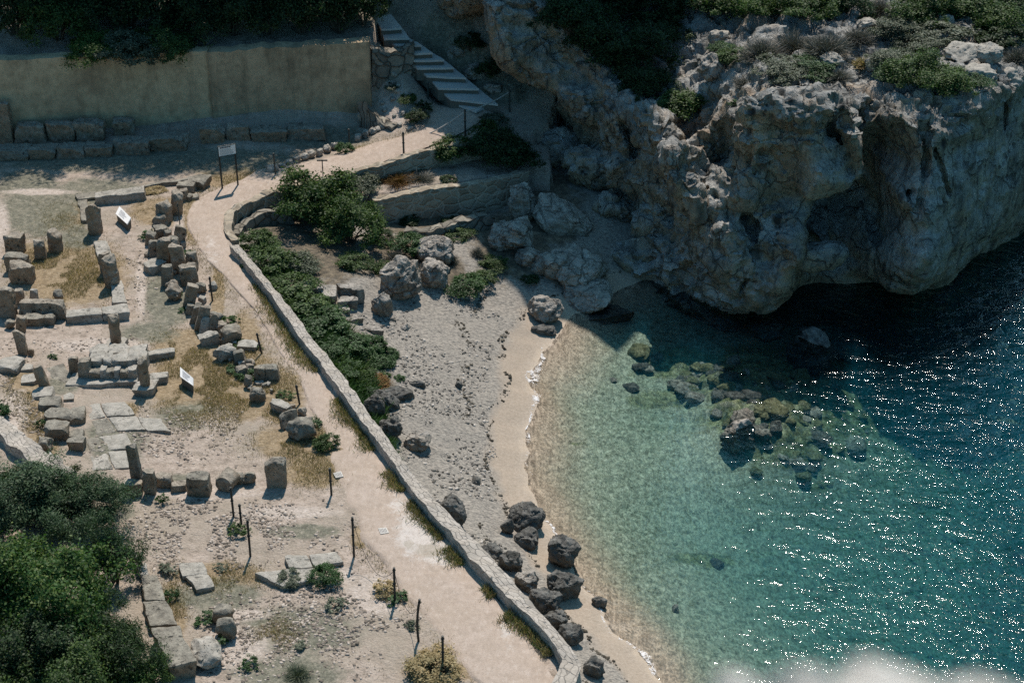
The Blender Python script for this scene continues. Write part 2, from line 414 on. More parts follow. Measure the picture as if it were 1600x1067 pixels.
def mat_rock(name, dark, mid_, light, tan, tanamt=1.0, sc=1.0, pits=0.7, bumpd=.12, obj=False, warm=None, streak=False):
    """weathered limestone: grey lichen on what faces the sky, bare tan stone elsewhere, pits and cracks"""
    m = N(name); p = m.coord("Object")
    if obj:
        a = m.n("VectorMath", operation="ADD"); m.l(p, a.inputs[0])
        s = m.n("VectorMath", operation="SCALE"); s.inputs[0].default_value = (1, 1, 1)
        m.l(m.math("MULTIPLY", m.objrand(), 37.0), s.inputs[3]); m.l(s.outputs[0], a.inputs[1]); p = a.outputs[0]
    big = m.noise(p, .5 * sc, 6, .62); mid = m.noise(p, 2.2 * sc, 8, .72); fine = m.noise(p, 12 * sc, 6, .75)
    grey = m.ramp(mid, [(.28, dark), (.48, mid_), (.7, light)])
    tn = m.ramp(mid, [(.3, tuple(c * .55 for c in tan)), (.55, tan), (.75, tuple(min(1, c * 1.35) for c in tan))])
    up = m.math("ADD", m.normz(), m.math("MULTIPLY", m.math("SUBTRACT", big, .5), 3.0))
    k = m.rng(up, -.15, .75)
    col = m.mix(m.math("MULTIPLY", m.math("SUBTRACT", 1.0, k), tanamt), grey, tn)
    if warm:
        col = m.mix(m.math("MULTIPLY", m.rng(m.noise(p, 1.1 * sc, 5, .6), .56, .68), .7), col, warm)
    mp = m.n("Mapping"); m.l(p, mp.inputs[0]); mp.inputs["Scale"].default_value = (1, 1, .8)
    wv = m.n("VectorMath", operation="ADD"); m.l(mp.outputs[0], wv.inputs[0])
    nz = m.n("TexNoise"); m.l(p, nz.inputs["Vector"]); nz.inputs["Scale"].default_value = 3 * sc
    vs_ = m.n("VectorMath", operation="SCALE"); m.l(nz.outputs["Color"], vs_.inputs[0]); vs_.inputs[3].default_value = .35 / sc
    m.l(vs_.outputs[0], wv.inputs[1])
    pit = m.rng(m.voro(wv.outputs[0], 2.6 * sc), .30, .14)
    pit2 = m.rng(m.voro(wv.outputs[0], 7 * sc), .27, .12)
    pm = m.math("MULTIPLY", m.math("MAXIMUM", pit, m.math("MULTIPLY", pit2, .8)), m.rng(m.noise(p, .9 * sc, 4, .6), .44, .60))
    col = m.mix(m.math("MULTIPLY", pm, pits), col, tuple(c * .25 for c in dark))
    col = m.mix(m.math("MULTIPLY", m.rng(fine, .52, .72), .55), col, tuple(c * .5 for c in dark))
    if streak:
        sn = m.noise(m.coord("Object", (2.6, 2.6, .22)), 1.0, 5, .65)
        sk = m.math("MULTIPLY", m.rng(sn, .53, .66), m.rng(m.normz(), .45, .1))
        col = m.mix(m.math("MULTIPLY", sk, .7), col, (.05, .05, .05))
        ck = m.voro(wv.outputs[0], .85, "DISTANCE_TO_EDGE"); ck2 = m.voro(wv.outputs[0], 2.3, "DISTANCE_TO_EDGE")
        cm = m.math("MAXIMUM", m.rng(ck, .025, .008), m.math("MULTIPLY", m.rng(ck2, .02, .006), .4))
        cm = m.math("MULTIPLY", cm, m.rng(m.noise(p, .7, 4, .6), .40, .52))
        col = m.mix(m.math("MULTIPLY", cm, .5), col, (.05, .047, .043)); pm = m.math("MAXIMUM", pm, cm)
    h = m.math("ADD", m.math("MULTIPLY", mid, 1.2), m.math("MULTIPLY", fine, .45))
    h = m.math("SUBTRACT", h, m.math("MULTIPLY", pm, .8))
    return m.done(m.principled(col, .92, m.bump(h, .9, bumpd)))
def mat_masonry(name, scale, c1, c2, joint, jw=.06, bump=.6, stretch=(1, 1.5, 1)):
    """rubble masonry on the wall's own length/height coordinates"""
    m = N(name); uv = m.coord("UV", stretch); p = m.coord()
    wv = m.n("VectorMath", operation="ADD"); m.l(uv, wv.inputs[0])
    nz = m.n("TexNoise"); m.l(p, nz.inputs["Vector"]); nz.inputs["Scale"].default_value = 2.5
    s = m.n("VectorMath", operation="SCALE"); m.l(nz.outputs["Color"], s.inputs[0]); s.inputs[3].default_value = .25; m.l(s.outputs[0], wv.inputs[1])
    d = m.voro(wv.outputs[0], scale, "DISTANCE_TO_EDGE", "Distance", .85)
    cc = m.sep(m.voro(wv.outputs[0], scale, "F1", "Color", .85))
    n = m.noise(p, 6, 6, .7)
    col = m.mix(cc[0], c1, c2)
    col = m.mix(m.math("MULTIPLY", m.rng(n, .35, .7), .5), col, tuple(x * .5 for x in c1))
    col = m.mix(m.rng(d, jw, jw * .3), col, joint)
    fine = m.noise(p, 22, 5, .7)
    col = m.mix(m.math("MULTIPLY", m.rng(fine, .55, .75), .4), col, (.07, .06, .05))
    h = m.math("ADD", m.rng(d, 0, jw * 2), m.math("ADD", m.math("MULTIPLY", n, .6), m.math("MULTIPLY", cc[1], .35)))
    return m.done(m.principled(col, .93, m.bump(h, bump, .05)))
def mat_plaster(name, a, b, c):
    m = N(name); p = m.coord()
    n1 = m.noise(p, .55, 7, .65); n2 = m.noise(p, 3.5, 7, .7); f = m.noise(p, 30, 3, .7)
    st = m.noise(m.coord("Object", (1.6, 1, .25)), 1.3, 6, .7)
    col = m.ramp(n2, [(.3, a), (.55, b), (.75, tuple(min(1, x * 1.1) for x in b))])
    col = m.mix(m.math("MULTIPLY", m.rng(n1, .5, .68), .75), col, c)
    col = m.mix(m.math("MULTIPLY", m.rng(st, .50, .70), .5), col, tuple(x * .5 for x in c))
    return m.done(m.principled(col, .95, m.bump(m.math("ADD", n2, m.math("MULTIPLY", f, .3)), .4, .03)))
def mat_flat(name, col, rough=.7, metal=0.0, nscale=8, namt=.3, spec=.3):
    m = N(name); n = m.noise(m.coord(), nscale, 5, .65)
    c = m.mix(m.math("MULTIPLY", n, namt * 2), col, tuple(x * .45 for x in col))
    b = m.principled(c, rough, m.bump(n, .25, .01), spec)
    b.node.inputs["Metallic"].default_value = metal
    return m.done(b)

M_GROUND, M_BEACH, M_PATH = mat_ground(), mat_beach(), mat_path()
M_CLIFF = mat_rock("cliff_limestone", (.085, .085, .08), (.30, .295, .28), (.60, .585, .555), (.36, .275, .18), .9, .55, .95, .25, warm=(.34, .225, .13), streak=True)
M_BOULDER = mat_rock("beach_limestone", (.10, .095, .085), (.33, .30, .265), (.52, .47, .42), (.30, .225, .155), .7, 1.3, .6, .08, True, streak=True)
M_DARKROCK = mat_rock("wet_dark_rock", (.04, .04, .037), (.12, .116, .107), (.27, .26, .24), (.15, .125, .095), .6, 1.6, .6, .08, True)
M_STONE = mat_rock("temple_limestone", (.105, .092, .077), (.30, .262, .215), (.47, .415, .345), (.29, .20, .125), .8, 2.2, .75, .06, True)
M_PALE = mat_rock("pale_temple_limestone", (.17, .16, .14), (.35, .325, .285), (.50, .46, .41), (.30, .23, .165), .5, 2.0, .6, .05, True)
M_ALGAE = mat_rock("algae_rock", (.07, .07, .035), (.17, .17, .09), (.34, .32, .20), (.15, .13, .07), .6, 1.6, .6, .06, True)
M_LICH = mat_rock("lichened_temple_limestone", (.09, .085, .072), (.24, .22, .185), (.39, .36, .30), (.26, .185, .118), .7, 2.2, .75, .06, True)

# ================================================================== TERRAIN SHEETS
def axis(parts):
    out = []
    for a, b, s in parts: out += list(np.arange(a, b - 1e-6, s))
    return np.array(out + [parts[-1][1]])
gx = axis([(-60, -20, 1.0), (-20, 16, .13), (16, 26, .3), (26, 60, 1.5)])
gy = axis([(6, 25, .8), (25, 62, .13), (62, 72, .4), (72, 95, 1.0)])
GX, GY = np.meshgrid(gx, gy, indexing="ij")
GZ = height(GX, GY)
in_t = inside(TERR, GX, GY) | inside(TERR2, GX, GY)
PX, PYY, _ = proj(np.stack([GX, GY, GZ], -1))
def zones(px, py, blobs):
    c = np.zeros(px.shape + (4,), np.float32); c[..., 3] = 1
    for ch, bx, by, rx, ry, a in blobs:
        c[..., ch] = np.maximum(c[..., ch], a * np.exp(-(((px - bx) / rx) ** 2 + ((py - by) / ry) ** 2) ** 1.5))
    return c
def set_zone(o, c):
    at = o.data.color_attributes.new("zone", 'FLOAT_COLOR', 'POINT')
    at.data.foreach_set("color", np.ascontiguousarray(c.reshape(-1, 4), np.float32).ravel())
GRASS = [(335, 600, 120, 70), (115, 425, 90, 55), (320, 575, 85, 55), (290, 540, 60, 30), (375, 625, 70, 35), (450, 690, 60, 30), (490, 700, 55, 40), (110, 440, 85, 42), (60, 410, 60, 40), (150, 420, 30, 35), (440, 268, 30, 10),
         (100, 340, 40, 25), (335, 280, 40, 14), (375, 275, 40, 14), (250, 330, 55, 25), (300, 345, 14, 40), (340, 460, 12, 60), (385, 540, 25, 60), (345, 900, 75, 25), (440, 620, 40, 50), (490, 740, 50, 25),
         (685, 1050, 60, 22), (620, 930, 35, 20), (40, 620, 40, 50), (65, 690, 30, 40), (270, 960, 25, 60), (430, 985, 40, 25), (330, 650, 60, 22), (560, 840, 14, 20), (200, 640, 20, 14), (560, 255, 90, 4), (700, 222, 90, 5), (600, 232, 60, 6)]
LICH_SHADE = [(740, 110, 60, 50), (700, 60, 60, 60), (790, 140, 50, 30), (300, 20, 400, 50), (60, 330, 75, 55), (150, 300, 90, 25), (40, 290, 60, 30), (120, 370, 40, 25), (230, 250, 320, 24), (300, 650, 70, 25), (180, 690, 60, 45), (270, 750, 60, 12), (470, 830, 70, 14), (460, 985, 120, 45), (340, 930, 90, 30),
        (100, 600, 30, 20), (450, 1050, 110, 30), (180, 800, 40, 20), (230, 520, 60, 20), (500, 215, 90, 25), (260, 470, 45, 60)]  # lichen; the hill blob puts tree shade into the ground colour
PALEZ = [(340, 655, 35, 22), (280, 360, 10, 50), (160, 540, 90, 14), (60, 300, 70, 6), (0, 350, 18, 40), (20, 640, 30, 40), (590, 930, 60, 40), (520, 900, 50, 20), (370, 1010, 60, 40), (220, 450, 10, 60), (330, 770, 110, 14), (390, 960, 40, 10), (450, 800, 90, 12), (620, 165, 30, 40)]
zt = zones(PX, PYY, [(0, *g, 1.0) for g in GRASS] + [(1, *g, .85) for g in LICH_SHADE] + [(2, *g, .8) for g in PALEZ])
SOIL_SHADE = [(700, 348, 150, 24), (800, 385, 70, 60), (500, 400, 75, 55), (620, 400, 70, 40), (860, 330, 60, 70), (690, 425, 50, 28), (700, 275, 150, 20), (760, 225, 80, 40), (470, 480, 60, 60), (540, 560, 60, 50), (590, 620, 40, 40), (430, 350, 70, 40), (900, 420, 50, 40)]  # dark earth, with the shadows of bushes and walls put into its colour
BROWN = [(700, 470, 90, 25), (740, 520, 70, 60), (650, 560, 60, 40), (690, 640, 60, 80)]
WEED = [(1100, 575, 130, 28), (1190, 610, 130, 34), (1260, 640, 120, 40), (1160, 655, 80, 30), (1240, 700, 90, 40), (1060, 560, 60, 20), (1330, 660, 60, 30), (1090, 872, 60, 10), (900, 693, 16, 3), (1280, 760, 30, 14), (1120, 880, 30, 8), (1030, 625, 60, 16), (1590, 865, 30, 20), (1450, 790, 60, 8), (1300, 920, 26, 5), (1420, 860, 40, 4), (1350, 1000, 60, 5), (1250, 560, 180, 30)]
zb = zones(PX, PYY, [(0, *g, .7) for g in BROWN] + [(1, *g, .8) for g in WEED] + [(2, *g, .85) for g in SOIL_SHADE])
Q = grid_faces(len(gx), len(gy))
ft = in_t.ravel()[Q].sum(1) >= 2
V = np.stack([GX, GY, GZ], -1).reshape(-1, 3)
def submesh(name, mask, mat, zc):
    q = Q[mask]; u, inv = np.unique(q, return_inverse=True)
    o = mesh_obj(name, V[u], inv.reshape(-1, 4), mat, smooth_deg=180)
    set_zone(o, zc.reshape(-1, 4)[u]); o["kind"] = "structure"; return o
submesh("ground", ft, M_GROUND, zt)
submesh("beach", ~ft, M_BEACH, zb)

# ---- gravel path
PL = [(760, 1090), (736, 1067), (690, 1010), (660, 965), (620, 905), (585, 862), (556, 825), (541, 770), (524, 735), (516, 692), (500, 655), (472, 600), (441, 560), (411, 510), (381, 470), (350, 430), (315, 400),
      (296, 370), (292, 340), (304, 318), (330, 301), (362, 286), (400, 269), (440, 258), (500, 248), (545, 236), (600, 221), (655, 203), (668, 188), (688, 166), (705, 160)]
PR = [(878, 1090), (866, 1064), (815, 985), (770, 930), (717, 865), (662, 795), (640, 770), (600, 715), (571, 672), (540, 630), (500, 578), (462, 530), (425, 475), (396, 437), (372, 408), (357, 382),
      (349, 362), (350, 345), (357, 330), (371, 323), (392, 311.5), (413, 304), (440, 296.5), (495, 281.5), (545, 268.5), (592, 256.5), (640, 240), (690, 224), (725, 207), (752, 190), (762, 178)]
nl = 420; nc = 26
pl = resample(np.array([hit(a, b) for a, b in PL]), nl); pr = resample(np.array([hit(a, b) for a, b in PR]), nl)
tt = np.linspace(0, 1, nc)
jl = fbm(np.stack([np.arange(nl) * .09, np.zeros(nl), np.zeros(nl)], 1), 4) * .16
e = pl - pr; L = np.linalg.norm(e, axis=1)[:, None]
pl2 = pl + e / L * jl[:, None]
pp = pl2[:, None] * (1 - tt[None, :, None]) + pr[:, None] * tt[None, :, None]
pz = height(pp[..., 0], pp[..., 1])
q = pp.copy(); q[..., 2] = 0
pp[..., 2] = HT(pp[..., 0], pp[..., 1]) + .035 + .012 * fbm(q * 1.3, 3) + .03 * np.sin(np.pi * tt)[None]
pp[:, 0, 2] = np.minimum(pp[:, 0, 2], pz[:, 0] - .01); 
path = mesh_obj("gravel_path", pp.reshape(-1, 3), grid_faces(nl, nc), M_PATH, smooth_deg=180); path["kind"] = "structure"
a, b, _ = proj(pp)
set_zone(path, zones(a, b, [(2, 655, 830, 45, 50, .9), (2, 690, 860, 50, 30, .8), (2, 630, 790, 30, 40, .6), (2, 330, 400, 20, 50, .5), (2, 800, 980, 30, 40, .5),
                            (1, 670, 860, 30, 14, .75), (1, 640, 850, 14, 12, .6), (1, 690, 185, 60, 20, .3)]))

# ================================================================== SEA
def mat_sea():
    m = N("sea_water"); p = m.coord()
    dist = m.attr("rough", "Fac")
    a = m.coord("Object", (1.0, 1.5, 1), (0, 0, R(24)))
    w1 = m.noise(a, 1.15, 3, .55, .4); w2 = m.noise(a, 4.2, 3, .6, .5)
    b = m.coord("Object", (1.5, .8, 1), (0, 0, R(-35)))
    w3 = m.noise(b, 9.5, 2, .6)
    amp = m.math("MULTIPLY", m.rng(dist, 0, 1, .03, .37), m.rng(m.noise(p, .38, 4, .6), .35, .65, .55, 1.15))
    h = m.math("ADD", m.math("MULTIPLY", w1, m.rng(dist, 0, 1, .01, .36)), m.math("ADD", m.math("MULTIPLY", w2, m.math("MULTIPLY", amp, .085)), m.math("MULTIPLY", w3, m.math("MULTIPLY", amp, .10))))
    nb = m.bump(h, 1.0, .62)
    fr = m.n("Fresnel"); fr.inputs[0].default_value = 1.333; m.l(nb, fr.inputs[1])
    gl = m.n("BsdfGlossy"); gl.inputs["Roughness"].default_value = .045; gl.inputs[0].default_value = (1, 1, 1, 1); m.l(nb, gl.inputs["Normal"])
    # noise in the transparent colour paints the caustic light and dark of ripples
    caustic_tint = m.noise(m.coord("Object", (1.25, .75, 1), (0, 0, R(12))), 7.5, 4, .66, 1.3)
    tr = m.n("BsdfTransparent"); m.l(m.ramp(caustic_tint, [(.38, .50), (.50, .78), (.60, 1.0)]), tr.inputs[0])
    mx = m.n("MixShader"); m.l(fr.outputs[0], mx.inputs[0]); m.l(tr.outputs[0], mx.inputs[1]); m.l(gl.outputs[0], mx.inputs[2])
    va = m.n("VolumeAbsorption"); va.inputs[0].default_value = (.05, .67, .76, 1); va.inputs[1].default_value = .33
    vsn = m.n("VolumeScatter"); vsn.inputs[0].default_value = (.02, .43, .72, 1); vsn.inputs[1].default_value = .15; vsn.inputs["Anisotropy"].default_value = .3
    ad = m.n("AddShader"); m.l(va.outputs[0], ad.inputs[0]); m.l(vsn.outputs[0], ad.inputs[1])
    return m.done(mx.outputs[0], ad.outputs[0])
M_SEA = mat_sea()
sx = axis([(-14, -2, 3.0), (-2, 26, .5), (26, 60, 4), (60, 300, 40)]); sy = axis([(-200, 0, 50), (0, 24, 4), (24, 62, .5), (62, 120, 10), (120, 300, 45)])
SX, SY = np.meshgrid(sx, sy, indexing="ij")
top = np.stack([SX, SY, np.zeros_like(SX)], -1).reshape(-1, 3)
nu, nv = len(sx), len(sy)
bot = top.copy(); bot[:, 2] = -14
idx = np.arange(nu * nv).reshape(nu, nv); off = nu * nv
fs = [tuple(f) for f in grid_faces(nu, nv)] + [tuple(f + off) for f in grid_faces(nu, nv, True)]
ring = list(idx[:, 0]) + list(idx[-1, 1:]) + list(idx[-2::-1, -1]) + list(idx[0, -2:0:-1])
for k in range(len(ring)):
    i, j = ring[k], ring[(k + 1) % len(ring)]
    fs.append((j, i, i + off, j + off))
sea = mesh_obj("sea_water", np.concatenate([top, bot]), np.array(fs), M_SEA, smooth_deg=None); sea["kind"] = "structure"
rr = smooth(2.0, 15.0, SX.ravel() - 0.12 * (SY.ravel() - 40)) 
rr = np.concatenate([rr, rr])
at = sea.data.attributes.new("rough", 'FLOAT', 'POINT'); at.data.foreach_set("value", rr.astype(np.float32))

# ---- high rocky hillside beyond the top of the view: it shades the gully, the stairs and the foot of the cliff
hx = np.arange(-3.4, 12, .35); hy = np.arange(60.2, 92, .35); HX, HY = np.meshgrid(hx, hy, indexing="ij")
q = np.stack([HX * .35, HY * .35, 0 * HX], -1)
prof = np.interp(HX + .25 * fbm(q * 2, 3), [-3.4, -2.6, -1.5, -.4, 1, 3.1, 5.4, 6.3, 6.9, 7.6, 12], [4.5, 9.5, 14, 18.5, 21.5, 24, 26, 22, 12, 7, 5.5])
HZ = 3.5 + (prof - 3.5) * smooth(60.0, 62.2, HY + .4 * fbm(q * 2 + 9, 3)) * smooth(92, 70, HY) + .3 * fbm(q * 3, 4, ridge=True)
hill = mesh_obj("rocky_hillside", np.stack([HX, HY, HZ], -1).reshape(-1, 3), grid_faces(len(hx), len(hy)), M_CLIFF, smooth_deg=180); hill["kind"] = "structure"
# ================================================================== CLIFF (signed distance field, then meshed)
import openvdb
def FY(lst):
    a = []; b = []
    for px, py, Y in lst:
        p = PY(px, py, Y); a.append((p[0], p[2])); b.append(Y)
    return a, b
_f = [(960, 458, 50.2), (1050, 497, 49.2), (1180, 520, 48.8), (1350, 490, 49.6), (1500, 445, 51.6), (1590, 385, 54.5), (1640, 360, 56.5), (1690, 340, 63), (1760, 320, 74),
      (1000, 450, 49.6), (1100, 475, 48.0), (1180, 462, 47.2), (1240, 440, 47.4), (1300, 405, 47.6), (1400, 425, 47.4), (1480, 412, 48.3), (1555, 362, 50.8), (1640, 320, 54.5), (1690, 300, 61), (1760, 280, 73),
      (1400, 370, 47.9), (1400, 300, 48.05), (1480, 340, 48.1), (1480, 260, 48.5), (1560, 280, 50.5), (1560, 210, 50.7), (1640, 250, 54.2), (1690, 240, 61), (1760, 220, 73),
      (1400, 180, 48.0), (1480, 170, 48.8), (1560, 150, 50.8), (1640, 120, 54.2), (1700, 110, 62), (1760, 100, 73), (1440, 240, 48.15),
      (1340, 140, 49.7), (1362, 190, 49.9), (1372, 240, 50.2), (1362, 300, 50.5), (1335, 340, 50.4), (1330, 370, 50.0), (1310, 215, 48.5), (1290, 260, 47.6), (1270, 290, 47.5), (1320, 280, 47.9), (1240, 170, 48.3), (1310, 150, 48.8),
      (1245, 300, 48.6), (1250, 330, 50.6), (1290, 330, 50.8), (1270, 365, 50.0), (1310, 345, 50.8), (1260, 390, 47.7),
      (1210, 250, 48.6), (1205, 320, 48.3), (1200, 400, 47.6), (1160, 150, 49.3), (1150, 220, 48.6), (1150, 300, 48.2), (1130, 360, 48.0), (1150, 420, 47.6),
      (1105, 250, 49.9), (1110, 200, 50.4), (1120, 150, 50.6), (1095, 300, 48.9), (1070, 270, 48.9), (1050, 220, 50.0), (1030, 175, 51.3), (1010, 200, 52.2),
      (980, 190, 53.0), (955, 150, 54.2), (930, 125, 55), (900, 110, 55.8), (860, 95, 56.6), (810, 85, 57.0), (790, 60, 57.2), (790, 10, 57.5), (850, 60, 56.8),
      (800, 125, 58.4), (830, 140, 59.6), (865, 175, 58.6), (900, 220, 56.4), (940, 265, 54.4), (980, 310, 53.2), (1020, 320, 51.3), (1000, 260, 52.2), (960, 220, 53.4), (1040, 370, 50.4), (1060, 420, 49.0), (990, 390, 51.6), (950, 350, 53.6),
      (930, 420, 52.0), (890, 300, 56.0), (860, 230, 58.4), (840, 280, 58.4), (860, 340, 57.0), (900, 390, 54.4), (820, 180, 60.5),
      (770, 30, 59.8), (730, 25, 59.4), (690, 30, 60.5), (740, 75, 60.6), (700, 80, 61.5), (775, 95, 61), (650, 10, 63), (660, 60, 63), (600, 0, 67), (560, 60, 70)]
a, b = FY(_f)
for X, Z in ((24, -2), (24, 6), (14, -3), (6, -3), (2, -3)):
    pass
FS = TPS(a, b, 0.02)
_tp = [(1000, 170, 4.9), (955, 128, 5.3), (900, 90, 5.7), (860, 50, 6.4), (800, -10, 7.8), (745, -40, 8.6), (700, -40, 9.5), (650, -60, 10), (1030, 60, 5.3), (960, 60, 5.5), (1090, 90, 5.2), (1060, 140, 4.9),
       (1040, 185, 4.3), (1090, 230, 3.9), (1100, 150, 5.3), (1140, 100, 6.0), (1150, 140, 6.2), (1200, 140, 6.4), (1200, 50, 6.6), (1300, 120, 6.4), (1300, 40, 6.7), (1345, 120, 6.5), (1400, 150, 6.45), (1400, 60, 6.7), (1480, 140, 6.6), (1500, 50, 6.9), (1570, 115, 6.6), (1590, 30, 6.9), (1660, 90, 6.6), (1000, 10, 6.0), (920, 10, 6.4), (1100, 20, 6.0)]
xy, z = CP(_tp)
for q3 in ((0, 75, 9), (12, 75, 7), (26, 75, 7), (-6, 75, 11), (26, 60, 6.7)): xy.append(q3[:2]); z.append(q3[2])
TS = TPS(xy, z, 0.05)
vx = .095
cx = np.arange(-6.5, 24.5, vx); cyy = np.arange(45.5, 74, vx); cz = np.arange(-2.6, 11.5, vx)
fx, fz = np.meshgrid(cx, cz, indexing="ij")
FFd = np.clip(FS(fx, np.clip(fz, -.6, 9)), 46.8, 80)
FFd = FFd + .17 * fbm(np.stack([fx * .55, fz * .5, np.zeros_like(fx)], -1), 4, ridge=True) - .15
tx, ty = np.meshgrid(cx, cyy, indexing="ij")
TTd = np.clip(TS(tx, ty), 3.4, 11) + .15 * fbm(np.stack([tx * .8, ty * .8, np.zeros_like(tx)], -1), 4, ridge=True)
def smax(a, b, k):
    h = np.clip(.5 + .5 * (a - b) / k, 0, 1); return b * (1 - h) + a * h + k * h * (1 - h)
def smin(a, b, k): return -smax(-a, -b, k)
D = smax((FFd[:, None, :] - cyy[None, :, None]).astype(np.float32) * .75, (cz[None, None, :] - TTd[:, :, None]).astype(np.float32) * .9, .55).astype(np.float32)
def lump(px, py, Y, rx, ry, rz, rot=0.0, sign=1, k=.25):
    """rock bulge (sign 1) or hollow (sign -1) centred where the picture shows it"""
    global D
    c = PY(px, py, Y); r = max(rx, ry, rz) * 1.25 + .5
    i = [np.searchsorted(ax, (c[n] - r, c[n] + r)) for n, ax in enumerate((cx, cyy, cz))]
    s = tuple(slice(*q) for q in i)
    if any(q[0] == q[1] for q in i): return
    X, Y_, Z = np.meshgrid(cx[s[0]] - c[0], cyy[s[1]] - c[1], cz[s[2]] - c[2], indexing="ij")
    wq = np.stack([X + c[0], Y_ + c[1], Z + c[2]], -1) * .9
    X = X + .22 * vnoise(wq); Y_ = Y_ + .22 * vnoise(wq + 31); Z = Z + .22 * vnoise(wq + 57)
    ca, sa = math.cos(rot), math.sin(rot)
    X, Z = X * ca + Z * sa, -X * sa + Z * ca
    d = (np.sqrt((X / rx) ** 2 + (Y_ / ry) ** 2 + (Z / rz) ** 2) - 1) * min(rx, ry, rz)
    D[s] = smin(D[s], d, k) if sign > 0 else smax(D[s], -d, k)
lump(905, 130, 56.6, 2.9, 1.2, .75, -.62)         # the long overhanging nose
lump(825, 70, 57.0, 1.25, 1.2, 1.0, -.35, 1, .06)
lump(800, 20, 57.4, .9, 1.2, 1.0, .1, 1, .1)
lump(935, 170, 55.2, 1.5, .9, .85, -.55, 1, .1)
lump(880, 230, 56.2, .9, .8, .7, -.3, 1, .1)
lump(925, 262, 54.6, 1.0, .8, .75, -.35, 1, .08)
lump(985, 262, 53.0, .7, .7, .95, -.8, 1, .08)
lump(1030, 205, 51.6, .5, .9, 1.0, .5, 1, .08)
lump(960, 330, 53.0, .8, .8, .7, -.5, 1, .08)
lump(1010, 345, 51.6, .55, .6, .6, 0, 1, .06)
lump(1045, 410, 49.9, .9, .8, .8, -.4, 1, .08)
lump(835, 158, 58.6, 1.5, 1.5, .6, -.55, -1, .06)
lump(1045, 330, 50.6, .4, .7, .5, .3, -1, .1)
lump(990, 210, 53.2, .35, .7, .9, .6, -1, .1)
lump(1078, 290, 49.3, .42, .9, 1.7, .38, 1, .08)
lump(1165, 360, 48.2, .5, .8, .5, .2, -1, .12)
lump(1120, 225, 50.0, .5, .8, 1.0, .1, -1, .15)          # buttress
lump(1240, 168, 48.5, 1.7, .9, .72, -.05, 1, .07)
lump(1185, 180, 48.7, .7, .8, .6, 0, 1, .07)
lump(1300, 225, 48.9, .9, .5, .95, .1, -1, .12)            # brow above the stains
lump(1328, 225, 48.6, .28, .7, 1.3, .15, 1, .08)           # hanging tongue
lump(1285, 288, 47.9, .75, .5, .35, .25)
lump(1285, 340, 49.2, .95, 1.6, .75, .1, -1, .05)   # cave
lump(1364, 300, 49.4, .32, 1.6, 1.7, .12, -1, .08)    # chimney
lump(1352, 185, 49.3, .3, .9, 1.0, -.5, -1, .08)
lump(1275, 405, 47.9, 1.2, .6, .55, .2, 1, .08)
lump(1140, 400, 48.0, .9, .7, 1.3, .1, 1, .1)
lump(1000, 420, 50.6, 1.3, 1.0, .8, -.4)
lump(1330, 470, 48.6, 3.2, .9, .55, 0, -1, .3)       # notch at the waterline
lump(1530, 420, 50.6, 2.2, 1.0, .5, .35, -1, .3)
def crack(pts, Y0, r, dep):
    for (x0, y0), (x1, y1) in zip(pts[:-1], pts[1:]):
        n = max(2, int(math.hypot(x1 - x0, y1 - y0) / 5))
        for k in range(n):
            t = k / n; px, py = x0 + (x1 - x0) * t, y0 + (y1 - y0) * t
            pz_ = PY(px, py, Y0); yy = float(np.clip(FS(pz_[0], pz_[2]), 46.8, 75))
            lump(px, py, yy, r, dep, r * 1.6, 0, -1, .05)
crack([(1460, 155), (1450, 200), (1448, 260), (1438, 310), (1432, 350)], 48.2, .11, .5)
crack([(1400, 280), (1415, 302), (1433, 315)], 47.8, .1, .4)
crack([(1400, 195), (1430, 185), (1448, 195)], 48.2, .1, .4)
crack([(1572, 135), (1574, 180), (1578, 210)], 50.6, .1, .4)
crack([(1465, 230), (1474, 265), (1480, 310)], 48.5, .08, .3)
g3 = openvdb.FloatGrid(1e3); g3.copyFromArray(np.ascontiguousarray(D))
cv, ct, cq = g3.convertToPolygons(isovalue=0.0)
del D
cv = np.asarray(cv, float) * vx + np.array([cx[0], cyy[0], cz[0]])
cq = np.asarray(cq)
def vnormals(v, q):
    n = np.cross(v[q[:, 2]] - v[q[:, 0]], v[q[:, 3]] - v[q[:, 1]])
    out = np.zeros_like(v)
    for k in range(4): np.add.at(out, q[:, k], n)
    return out / (np.linalg.norm(out, axis=1)[:, None] + 1e-9)
nn = vnormals(cv, cq)
face_up = np.sign(np.sum(nn * np.array([0, -1, 1.0]), axis=1).mean())
nn *= face_up
right = smooth(8.4, 9.4, cv[:, 0]) * smooth(6.1, 5.2, cv[:, 2])
wp = cv + .25 * np.stack([vnoise(cv * 1.1), vnoise(cv * 1.1 + 20), vnoise(cv * 1.1 + 40)], 1)
fac = .52 * facets(wp * np.array([1, 1, .8]), 1.9, 1, .09) + .17 * facets(wp, .62, 2) + .07 * facets(wp, .27, 3)
fac2 = .20 * facets(wp * np.array([1, 1, .33]), 1.1, 5, .25) + .04 * facets(wp * np.array([1, 1, .4]), .4, 6)
disp = fac * (1 - right) * (1 - .45 * smooth(4.2, 2.6, cv[:, 0])) + fac2 * right
disp += .02 * fbm(cv * .8 + 3, 3, ridge=True) + .06 * fbm(cv * np.array([2.2, 2.2, 1.7]) + 5, 4, ridge=True) - .07
disp += -.10 * smooth(.28, .6, vnoise(cv * 3.1 + 40)) - .05 * smooth(.2, .5, vnoise(cv * 6.3 + 80))
keep = (cv[:, 0] < cx[-1] - .3) & (cv[:, 1] < cyy[-1] - .3)
flat = 1 - .55 * smooth(8.2, 9.5, cv[:, 0]) * smooth(6.2, 5.4, cv[:, 2])     # the right hand face is smoother
cv = cv + nn * (disp * flat)[:, None]
if face_up < 0: cq = cq[:, ::-1]
